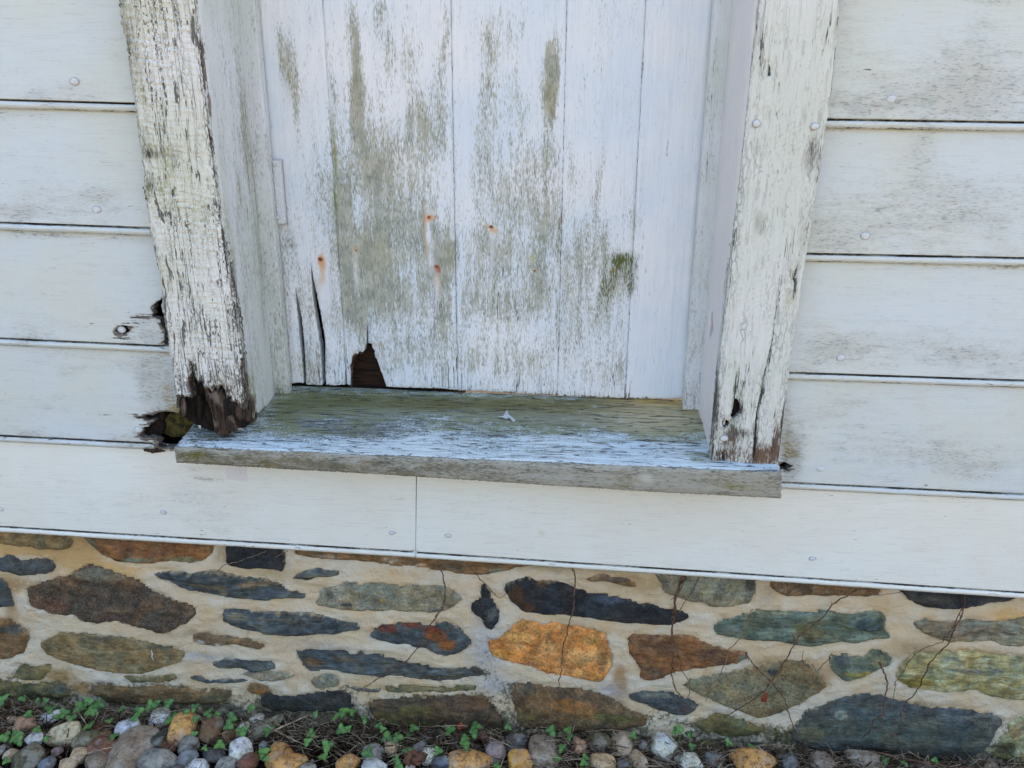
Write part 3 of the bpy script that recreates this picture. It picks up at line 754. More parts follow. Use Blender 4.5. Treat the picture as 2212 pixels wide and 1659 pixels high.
# --- left jamb (faces right) and its rotten foot
def onXp(p, x): return onX(p[0], p[1], x)
XJ = XI+.0015
jb = [(519, 800), (523, 838), (527, 806), (531, 846), (536, 886), (540, 848), (544, 842), (548, 884), (552, 903), (556, 878), (561, 893), (570, 884), (579, 876), (588, 868)]
q = [onXp(p, XJ) for p in jb]; q = [(max(-.029+.0005*i, a), b) for i, (a, b) in enumerate(q)]
y1 = .1165
jo = [(-.029, ZT)]+q+[(y1, q[-1][1]), (y1, ZT)]
k0 = [i for i, a in enumerate(jo)]
def jamb_h(u, v, d):
    return .0010*fbm(u*60, v*5, 0, 91, 3)-.0016*np.exp(-d/.003)
JD = [(530, 300, 8, 120, .55), (560, 560, 14, 120, .45), (560, 200, 8, 200, .2), (520, 450, 12, 200, .25), (545, 760, 16, 60, .2)]
def jblob(u, v, L, x):
    r = np.zeros(len(u)); uu = u+.01*fbm(u*25, v*8, 0, 4, 3); vv = v+.02*fbm(u*25, v*8, 0, 7, 3)
    for (cx, cy, sx, sy, a) in L:
        c = onX(cx, cy, x); c2 = onX(cx+sx, cy, x)
        r = r+a*np.exp(-.9*(((uu-c[0])/max(abs(c2[0]-c[0]), .004))**2+((vv-c[1])/(sy*.00085))**2))
    return r
def jmask(u, v, d):
    r = jblob(u, v, JD, XJ)
    S = np.zeros((len(u), 4)); s1 = jblob(u, v, [(545, 330, 14, 160, .5), (575, 520, 10, 120, .6), (500, 560, 12, 250, .35), (530, 820, 20, 40, .5)], XJ)
    S[:, :3] = (.27, .28, .15); S[:, 3] = np.clip(s1, 0, 1)
    s2 = jblob(u, v, [(528, 830, 9, 45, 1.5), (545, 880, 8, 22, 1.2)], XJ)[:, None]; S[:, :3] = S[:, :3]*(1-np.clip(s2, 0, 1))+np.array([.07, .05, .035])*np.clip(s2, 0, 1); S[:, 3] = np.clip(S[:, 3]+s2[:, 0], 0, 1)
    front = np.exp(-(u+.03)/.006)
    return mk(r+.1, front*.45+np.exp(-d/.004)*.25, .1+front*.5, S)
lj = slab('jamb', jo, ((XJ, 0, 0), (0, 1, 0), (0, 0, 1), (1, 0, 0)), .003, .006, jamb_h, .016, MAT['jamb'], frame, jmask, vrows=dens(.6, ZT, .006), rnd=.001, edge_jit=.0006)
# rotten heart behind the jamb foot
jr = [onXp(p, XJ-.012) for p in [(512, 790), (530, 812), (548, 850), (562, 880), (560, 905), (545, 918), (530, 925), (516, 920), (508, 880)]]
slab('rot_backing', jr, ((XJ-.012, 0, 0), (0, 1, 0), (0, 0, 1), (1, 0, 0)), .003, .004, lambda u, v, d: .006*fbm(u*120, v*18, 0, 55, 3), .02, MAT['rot_dark'], frame, None, edge_jit=.0008)
jr = [onXp(p, XJ-.004) for p in [(536, 868), (542, 860), (548, 884), (556, 896), (554, 908), (546, 914), (540, 906)]]
slab('rotten_splinter', jr, ((XJ-.004, 0, 0), (0, 1, 0), (0, 0, 1), (1, 0, 0)), .003, .004, lambda u, v, d: .003*fbm(u*120, v*18, 0, 55, 3), .008, MAT['rot'], frame, None, edge_jit=.0006)
# --- stops
def stop(x0, x1, zb0_, zb1_, yf, yb, mat, dm, seed):
    o = [(x0, ZT), (x0, zb0_), (x0*.66+x1*.34, zb0_-.001), (x1, zb1_), (x1, ZT)]
    if x1 < x0: o = o[::-1]
    return slab('stop', o, ((0, yf, 0), (1, 0, 0), (0, 0, 1), (0, -1, 0)), .003, .007, lambda u, v, d: .0007*fbm(u*80, v*5, 0, seed, 3), yb-yf, mat, frame,
                lambda u, v, d: mk(dm+np.clip((1.25-v)/.6, 0, 1)*.25+.25*np.exp(-(v-zb0_)/.04), np.exp(-d/.002)*.2, .1+0*u, stains(u, v, [(572, 700, 12, 200, .3, (.3, .3, .16)), (600, 850, 25, 25, .5, (.14, .13, .06)), (1495, 850, 20, 50, .35, (.2, .18, .13))], yf, seed)),
                vrows=dens(.6, ZT, .007), rnd=.001, edge_jit=.0003)
YSt = .115
zsl = onY(600, 856, YSt)[1]
stop(XJ-.012, XJ+.0265, zsl-.006, zsl, YSt, .1335, MAT['jamb'], .15, 71)
XR = float(np.mean([onY(*p, YC)[0] for p in [(1641, 0), (1579, 562), (1552, 800), (1534, 1005)]]))
zsr = onY(1497, 907, YSt)[1]
stop(XR-.0265, XR+.012, zsr, zsr, YSt, .1335, MAT['jamb'], .05, 72)
# --- right jamb
rb = [onX(*p, XR) for p in [(1531, 1009), (1526, 975), (1520, 940), (1516, 915)]]
ro = [(-.028, ZT), (-.028, rb[0][1])]+[(max(a, -.027), b) for a, b in rb[1:]]+[(y1, rb[-1][1]), (y1, ZT)]
crk = [onX(*p, XR) for p in [(1535, 668), (1538, 690), (1539, 708), (1534, 722), (1528, 734), (1531, 706), (1532, 690)]]
def rjmask(u, v, d):
    front = np.exp(-(u+.03)/.006)
    low = np.clip((.85-v)/.2, 0, 1)
    return mk(.1+low*.45+front*.2, low*front*.6, low*.6, np.zeros((len(u), 4)))
slab('jamb', ro, ((XR, 0, 0), (0, 1, 0), (0, 0, 1), (-1, 0, 0)), .004, .007, jamb_h, .016, MAT['jamb_clean'], frame, rjmask, [crk], vrows=dens(.6, ZT, .007), rnd=.001, edge_jit=.0004)
slab('rot_backing', [(-.005, .66), (.09, .66), (.09, 1.2), (-.005, 1.2)], ((XR+.017, 0, 0), (0, 1, 0), (0, 0, 1), (-1, 0, 0)), .02, .03, lambda u, v, d: 0*u, .01, MAT['rot_dark'], frame, None)  # dark backing added so the jamb crack shows black
# --- right casing
Ro = [(1534, 1009), (1538, 985), (1543, 930), (1552, 830), (1556, 780), (1566, 680), (1579, 562), (1600, 380), (1621, 180), (1641, 0)]
Rr = [(1817, 0), (1808, 90), (1797, 200), (1782, 300), (1768, 400), (1752, 500), (1741, 562), (1727, 660), (1712, 760), (1700, 850), (1692, 920), (1684, 980), (1681, 1013)]
Rb = [(1672, 1011), (1660, 1015), (1648, 1010), (1636, 1015), (1622, 1011), (1608, 1015), (1596, 1010), (1585, 1012), (1575, 1006), (1562, 1007), (1548, 1011)]
a = [onY(*p, YC) for p in Ro+Rr+Rb]
n1 = len(Ro); pts = a[:n1]+[(a[n1-1][0], ZT), (a[n1][0]+.001, ZT)]+a[n1:]
RH = [[(1592, 806), (1590, 840), (1588, 862), (1597, 868), (1602, 880), (1600, 892), (1592, 900), (1584, 906), (1579, 900), (1583, 884), (1586, 862), (1589, 835)],
      [(1561, 911), (1570, 909), (1577, 914), (1573, 921), (1563, 920)],
      [(1685, 600), (1672, 725), (1650, 829), (1638, 892), (1631, 990), (1627, 990), (1634, 892), (1648, 829), (1670.5, 725)],
      [(1724, 575), (1718, 600), (1722, 610), (1714, 650), (1717, 612), (1715, 600)],
      [(1662, 140), (1665, 148), (1664, 163), (1659, 164), (1661, 152)], [(1557, 985), (1563, 980), (1566, 1003), (1558, 1002)]]
RD = [(1650, 60, 14, 100, .5), (1690, 330, 60, 120, .3), (1750, 330, 12, 30, .8), (1645, 480, 8, 20, 1.0), (1600, 880, 30, 60, .5), (1700, 660, 20, 120, .3), (1640, 960, 60, 30, .5), (1740, 480, 14, 60, .4)]
RS = [(1640, 484, 7, 18, .7, (.12, .12, .06)), (1755, 325, 7, 20, .45, (.08, .08, .08)), (1588, 830, 12, 60, .45, (.48, .58, .40)), (1710, 640, 18, 60, .3, (.55, .52, .26)), (1655, 985, 44, 24, 1.3, (.15, .09, .055)), (1578, 950, 14, 34, .9, (.12, .09, .07)), (1560, 990, 20, 20, .9, (.10, .07, .05)), (1545, 880, 7, 60, .8, (.12, .10, .08)), (1675, 950, 8, 40, .8, (.14, .10, .07)), (1600, 935, 22, 12, .8, (.10, .085, .07)), (1690, 200, 60, 120, .12, (.5, .5, .3)), (1640, 620, 40, 150, .15, (.5, .56, .42)), (1735, 500, 12, 50, .3, (.2, .19, .14))]
def cas_h(u, v, d):
    saw = np.sin((v-u*.5)*520+3*fbm(u*20, v*20, 0, 3, 2))*.0002*np.clip(vnoise(u*8, v*10, 0, 78)+.4, 0, 1)
    return saw-.0018*np.clip(fbm(u*240, v*22, 0, 131, 2)-.33, 0, 1)/.4+.0012*fbm(u*18, v*7, 0, 108, 3)-.002*np.exp(-d/.003)
rc = slab('casing', pts, ((0, YC, 0), (1, 0, 0), (0, 0, 1), (0, -1, 0)), .003, .005, cas_h, .026, MAT['casing'], frame,
          post_mask(YC, RD, RS, 150, -.22), [[onY(*p, YC) for p in h] for h in RH], vrows=dens(.55, ZT, .005), rnd=.001, edge_jit=.0004)
tag(rc, label='right casing with hairline cracks and a small rotted hole near its foot')
for p in [(1634, 267), (1760, 273), (1564, 947)]: nail(rc, p[0], p[1], YC-.001, .0052)
rag([(1545, 880), (1612, 850), (1640, 900), (1672, 1008), (1540, 1006)], YC+.012, 'rot_backing', MAT['rot_dark'], frame, .014, .003)
# hidden studs that carry the frame, and the head above the picture
v, f = merge([boxvf(XI-.055, XI-.018, .0, .14, .5, ZT), boxvf(XR+.018, XR+.055, .0, .14, .55, ZT), boxvf(XI-.14, XR+.14, -.03, .14, ZT+.001, ZT+.12)])
link('head_and_studs', v, f, MAT['jamb_clean'], frame, {'M': np.zeros((24, 4)), 'S': np.zeros((24, 4))}, smooth=False)
# boards over the doorway
v, f = merge([boxvf(XCL-.05, XCR+.05, -.002, .012, ZT+.1, ZT+.32)])
link('board', v, f, MS, wall, {'M': np.zeros((8, 4)), 'S': np.zeros((8, 4))}, smooth=False)

# ================================================================== PLANK DOOR
YD = .137
door = empty('plank_door', (0, .14, .7), 'white vertical plank door streaked with mildew, splintered and holed along its bottom edge', 'door')
seams = [((612, 800), (560, 150)), ((745, 800), (708, 150)), ((987, 800), (977, 150)), ((1206, 800), (1221, 150)), ((1350, 800), (1392, 150)), ((1484, 800), (1535, 150))]
sx = [float(np.mean([onY(*p, YD)[0] for p in s_])) for s_ in seams]
sx[0] = XJ+.019; sx[-1] = XR-.0205
bots = [[(610, 829), (640, 827), (658, 828), (664, 831), (690, 831), (702, 829), (722, 832), (746, 831)],
        [(748, 830), (754, 832), (836, 835), (860, 837), (900, 838), (940, 839), (986, 842)],
        [(989, 844), (1040, 845), (1080, 848), (1130, 851), (1205, 855)],
        [(1206, 855), (1250, 857), (1300, 859), (1347, 861)],
        [(1348, 862), (1400, 862), (1440, 863), (1482, 861)]]
PLH = [[[(637, 623), (644, 650), (652, 690), (657, 745), (660, 800), (661, 835), (655.5, 835), (654, 800), (648, 745), (643, 690), (639, 650)],
        [(671, 572), (677, 605), (685, 640), (695, 685), (703, 735), (704, 790), (706, 834), (698, 834), (696, 790), (691, 740), (682, 690), (675, 640), (672, 605)],
        [(742, 715), (749, 735), (753.5, 790), (754, 836), (745.5, 836), (745, 780)]],
       [[(756.5, 838), (757, 812), (755.5, 795), (759, 780), (761, 770), (766, 763), (772, 765), (776, 759), (783, 761), (787, 757), (788, 747), (791, 744), (792.5, 705), (794.5, 705), (796, 741), (803, 743), (805, 752), (809, 757), (810, 770), (815, 778), (819, 790), (822, 800), (827.6, 813), (831, 826), (834.5, 838)]],
       [], [], []]
DD = [(900, 620, 260, 200, .14), (700, 700, 120, 100, .1), (620, 150, 14, 60, .75), (640, 215, 8, 40, .7), (650, 330, 30, 80, .15), (620, 500, 20, 90, .45), (700, 420, 26, 80, .35), (660, 790, 60, 40, .3), (700, 650, 60, 60, .15),
      (765, 80, 7, 60, .75), (770, 180, 14, 70, .85), (775, 280, 22, 60, .7), (722, 250, 10, 100, .5), (740, 480, 18, 120, .75), (815, 20, 14, 50, .6), (840, 130, 22, 70, .5), (890, 120, 18, 80, .4), (905, 250, 20, 60, .45),
      (850, 330, 60, 60, .55), (960, 60, 8, 90, .5), (960, 220, 12, 90, .45), (930, 300, 30, 60, .5), (800, 400, 50, 60, .6), (880, 480, 60, 70, .7), (800, 560, 50, 60, .75), (940, 560, 30, 60, .8), (850, 650, 70, 50, .6), (900, 760, 70, 50, .5), (960, 680, 20, 60, .55), (770, 670, 30, 50, .5),
      (1055, 90, 14, 60, .5), (1060, 210, 16, 60, .6), (1050, 330, 24, 60, .45), (1195, 130, 12, 40, 1.0), (1185, 210, 14, 40, .95), (1170, 330, 26, 50, .6), (1135, 270, 12, 60, .25), (1120, 420, 60, 60, .5), (1180, 500, 25, 60, .6), (1060, 540, 50, 50, .6), (1090, 660, 60, 50, .6), (1160, 620, 30, 60, .55), (1120, 780, 60, 40, .45), (1020, 650, 20, 60, .3), (1020, 790, 30, 30, .4), (1110, 200, 14, 90, .3), (1100, 50, 40, 40, .25),
      (1240, 360, 8, 40, .35), (1295, 350, 10, 40, .4), (1290, 430, 12, 40, .35), (1260, 560, 40, 80, .55), (1300, 520, 20, 40, .4), (1330, 610, 26, 40, .75), (1290, 690, 30, 60, .45), (1230, 720, 20, 60, .35), (1300, 800, 40, 40, .35), (1370, 480, 8, 50, .35), (1380, 600, 6, 60, .4), (1400, 800, 20, 40, .2), (1350, 790, 10, 30, .3)]
GR1 = (.10, .115, .03)
DS = [(622, 160, 14, 60, .35, (.27, .27, .13)), (770, 190, 12, 90, .35, (.27, .25, .15)), (720, 300, 6, 120, .4, (.28, .30, .15)), (720, 430, 8, 50, .5, (.2, .24, .08)), (655, 800, 50, 30, .3, (.35, .33, .2)),
      (830, 560, 60, 60, .3, (.36, .35, .2)), (1192, 200, 12, 60, .4, (.26, .24, .14)), (1340, 575, 22, 26, .5, GR1), (1318, 610, 15, 36, .45, GR1), (1360, 610, 9, 36, .5, GR1), (1300, 660, 12, 40, .35, GR1), (1345, 560, 30, 14, .5, GR1), (1370, 480, 5, 40, .35, (.25, .27, .14)),
      (1205, 650, 4, 60, .6, GR1), (1208, 480, 4, 60, .5, (.2, .2, .12)), (970, 540, 14, 80, .35, (.32, .31, .2)), (1130, 560, 20, 60, .25, (.33, .33, .2)),
      (693, 564, 8, 12, 1.5, (.62, .26, .03)), (693, 592, 6, 20, .8, (.62, .38, .14)), (930, 473, 9, 6, 1.5, (.56, .24, .04)), (919, 500, 3, 50, .6, (.52, .32, .16)), (943, 577, 5, 7, 1.7, (.33, .08, .03)), (943, 605, 4, 25, .5, (.6, .42, .26)),
      (1061, 493, 7, 5, 1.4, (.6, .36, .14)), (770, 541, 3, 5, .8, (.5, .3, .12)), (770, 580, 3, 30, .3, (.62, .5, .36)), (1155, 585, 7, 3.5, .6, (.55, .4, .15)), (1325, 587, 7, 3.5, .5, (.5, .33, .2)), (1150, 560, 5, 8, .3, (.6, .5, .2)),
      # runs washed clean below the nails
      (930, 520, 7, 60, .8, (.72, .76, .80)), (700, 620, 12, 60, .7, (.72, .75, .78)), (943, 640, 4, 40, .55, (.72, .76, .8)), (1063, 540, 7, 50, .5, (.72, .76, .8)), (770, 600, 4, 50, .5, (.72, .76, .8)),
      (800, 745, 30, 8, .35, (.42, .28, .16)), (765, 775, 6, 20, .6, (.40, .25, .13))]
def door_mask(u, v, d):
    low = np.clip((onY(1000, 740, YD)[1]-v)/.1, 0, 1)
    right = np.clip((u-onY(1360, 500, YD)[0])/.03, 0, 1)
    bot = np.exp(-(v-onY(1000, 845, YD)[1])/.012)
    r = blobs(u, v, DD, YD, 7)*1.05+.04-.25*right+.05*bot
    mid = np.clip((onY(1000, 250, YD)[1]-v)/.25, 0, 1)
    return mk(r+.16*mid*(1-right), np.exp(-d/.0015)*.25+.25*bot, -.15+.35*mid*(1-right)+.5*low-.25*right, stains(u, v, DS, YD, 14))
planks = []
for i in range(5):
    x0, x1 = sx[i], sx[i+1]
    o = [(x0+.0003, ZT-.05)]
    b = [onY(*p, YD) for p in bots[i]]
    b = [(min(max(q[0], x0+.0003), x1-.0003), q[1]) for q in b]; b[0] = (x0+.0003, b[0][1]); b[-1] = (x1-.0003, b[-1][1])
    o += b+[(x1-.0003, ZT-.05)]
    off = [0, .0012, -.0008, .0006, -.0004][i]
    def hf(u, v, d, i=i, off=off):
        warp = 0
        if i == 0: warp = .006*np.clip((onY(690, 600, YD)[1]-v)/.18, 0, 1)*np.exp(-((u-onY(690, 700, YD)[0])/.02)**2)
        return off+.0008*fbm(u*30, v*3, 0, 200+i, 3)+.0006*fbm(u*170, v*8, 0, 210+i, 2)-.0011*np.exp(-d/.0012)+warp
    # edges cut into the outline where the splits run out of the bottom
    planks.append(slab('plank', o, ((0, YD, 0), (1, 0, 0), (0, 0, 1), (0, -1, 0)), .0026, .0042, hf, .019, MAT['door'], door, door_mask,
                       [[onY(*p, YD) for p in h] for h in PLH[i]], vrows=dens(.6, ZT, .0042, 1.36), rnd=.001, edge_jit=.0003))
tag(planks[1], label='wide mildewed plank with an arched rot hole in its foot')
tag(planks[4], label='clean plank with diagonal saw marks')
# rusty nail heads and dents
for i, px, py, r in [(0, 692, 560, .0036), (1, 927, 469, .0034), (1, 943, 576, .0034), (2, 1061, 490, .0026), (1, 770, 541, .0018), (2, 1155, 585, .0016)]:
    nail(planks[i], px, py, YD-.0002, r, 'rusty_nail', MAT['rust'], (0, .14, .7), .8)
# hinge leaf on the left edge
hA = onY(590, 344, YD); hB = onY(604, 484, YD)
def hinge():
    x0 = XJ+.0262; x1 = x0+.0175; z1, z0 = hA[1], hB[1]
    o = [(x0, z0), (x1, z0), (x1, z1), (x0, z1)]
    return slab('hinge_leaf', o, ((0, YD-.0085, 0), (1, 0, 0), (0, 0, 1), (0, -1, 0)), .002, .004, lambda u, v, d: .0004*vnoise(u*200, v*120)-.001*np.exp(-d/.001), .008, MAT['nail'], door,
                lambda u, v, d: mk((d < .0011)*1.0), rnd=.0012)
hg = hinge()
nail(hg, 594, 356, YD-.0088, .0028, 'screw_head', MAT['nail'], (0, .14, .7)); nail(hg, 600, 470, YD-.0088, .0035, 'screw_head', MAT['nail'], (0, .14, .7))
# rotten rim of the hole
rm = [onY(*p, YD+.004) for p in [(754, 838), (754, 800), (757, 778), (764, 764), (776, 759), (784, 757), (784, 762), (777, 765), (768, 769), (761, 782), (759, 800), (759, 838)]]
slab('rotten_rim', rm, ((0, YD+.004, 0), (1, 0, 0), (0, 0, 1), (0, -1, 0)), .002, .003, lambda u, v, d: .002*fbm(u*150, v*30, 0, 5, 3), .012, MAT['rot'], door, None, edge_jit=.0006)
# back braces hold the planks
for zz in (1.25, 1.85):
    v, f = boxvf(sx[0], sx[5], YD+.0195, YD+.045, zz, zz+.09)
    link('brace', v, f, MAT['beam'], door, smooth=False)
# unseen strips added behind the seams to keep the daylight out, except low down on the latch side
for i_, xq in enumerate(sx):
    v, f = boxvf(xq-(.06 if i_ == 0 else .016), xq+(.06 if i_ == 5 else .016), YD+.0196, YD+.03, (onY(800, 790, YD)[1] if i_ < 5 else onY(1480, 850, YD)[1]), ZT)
    link('light_block_strip', v, f, MAT['beam'], door, smooth=False)
# old floor beam behind the hole; raised and cut short to control sun leaks
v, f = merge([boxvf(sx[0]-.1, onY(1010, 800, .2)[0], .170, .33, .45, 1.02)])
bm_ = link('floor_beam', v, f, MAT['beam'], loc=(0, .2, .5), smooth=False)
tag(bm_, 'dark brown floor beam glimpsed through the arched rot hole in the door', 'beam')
for o_ in (wall, frame, door, bm_): o_['kind'] = 'thing'

# ================================================================== STONE FOUNDATION
found = empty('stone_foundation', (0, .02, .2), 'low foundation wall of mixed slate and rust-brown fieldstones set in cream mortar', 'stone wall')
YM, YST = .020, .0100
def reg(r, p):
    ox = {'A': 0, 'B': 518.4, 'C': 1036.8, 'D': 1601.3}[r]
    return (ox+.3403*p[0], 1094.4+.3403*p[1])
SLATE = [(.045, .055, .062), (.065, .080, .085), (.030, .036, .042)]
BLACK = [(.018, .021, .027), (.028, .032, .038), (.012, .014, .018)]
OLIVE = [(.135, .105, .055), (.16, .13, .075), (.10, .085, .05)]
GREY = [(.15, .15, .115), (.19, .185, .15), (.12, .125, .10)]
RUST = [(.135, .070, .032), (.095, .050, .030), (.17, .095, .042)]
BROWN = [(.12, .078, .042), (.085, .060, .038), (.16, .105, .055)]
GREEN = [(.075, .100, .080), (.11, .135, .105), (.05, .07, .062)]
ORANGE = [(.40, .185, .055), (.46, .25, .095), (.30, .125, .035)]
MOSSY = [(.085, .080, .035), (.12, .105, .05), (.05, .055, .035)]
DARKBR = [(.060, .045, .032), (.10, .065, .04), (.04, .034, .028)]
YELL = [(.20, .20, .11), (.28, .29, .19), (.17, .15, .055)]
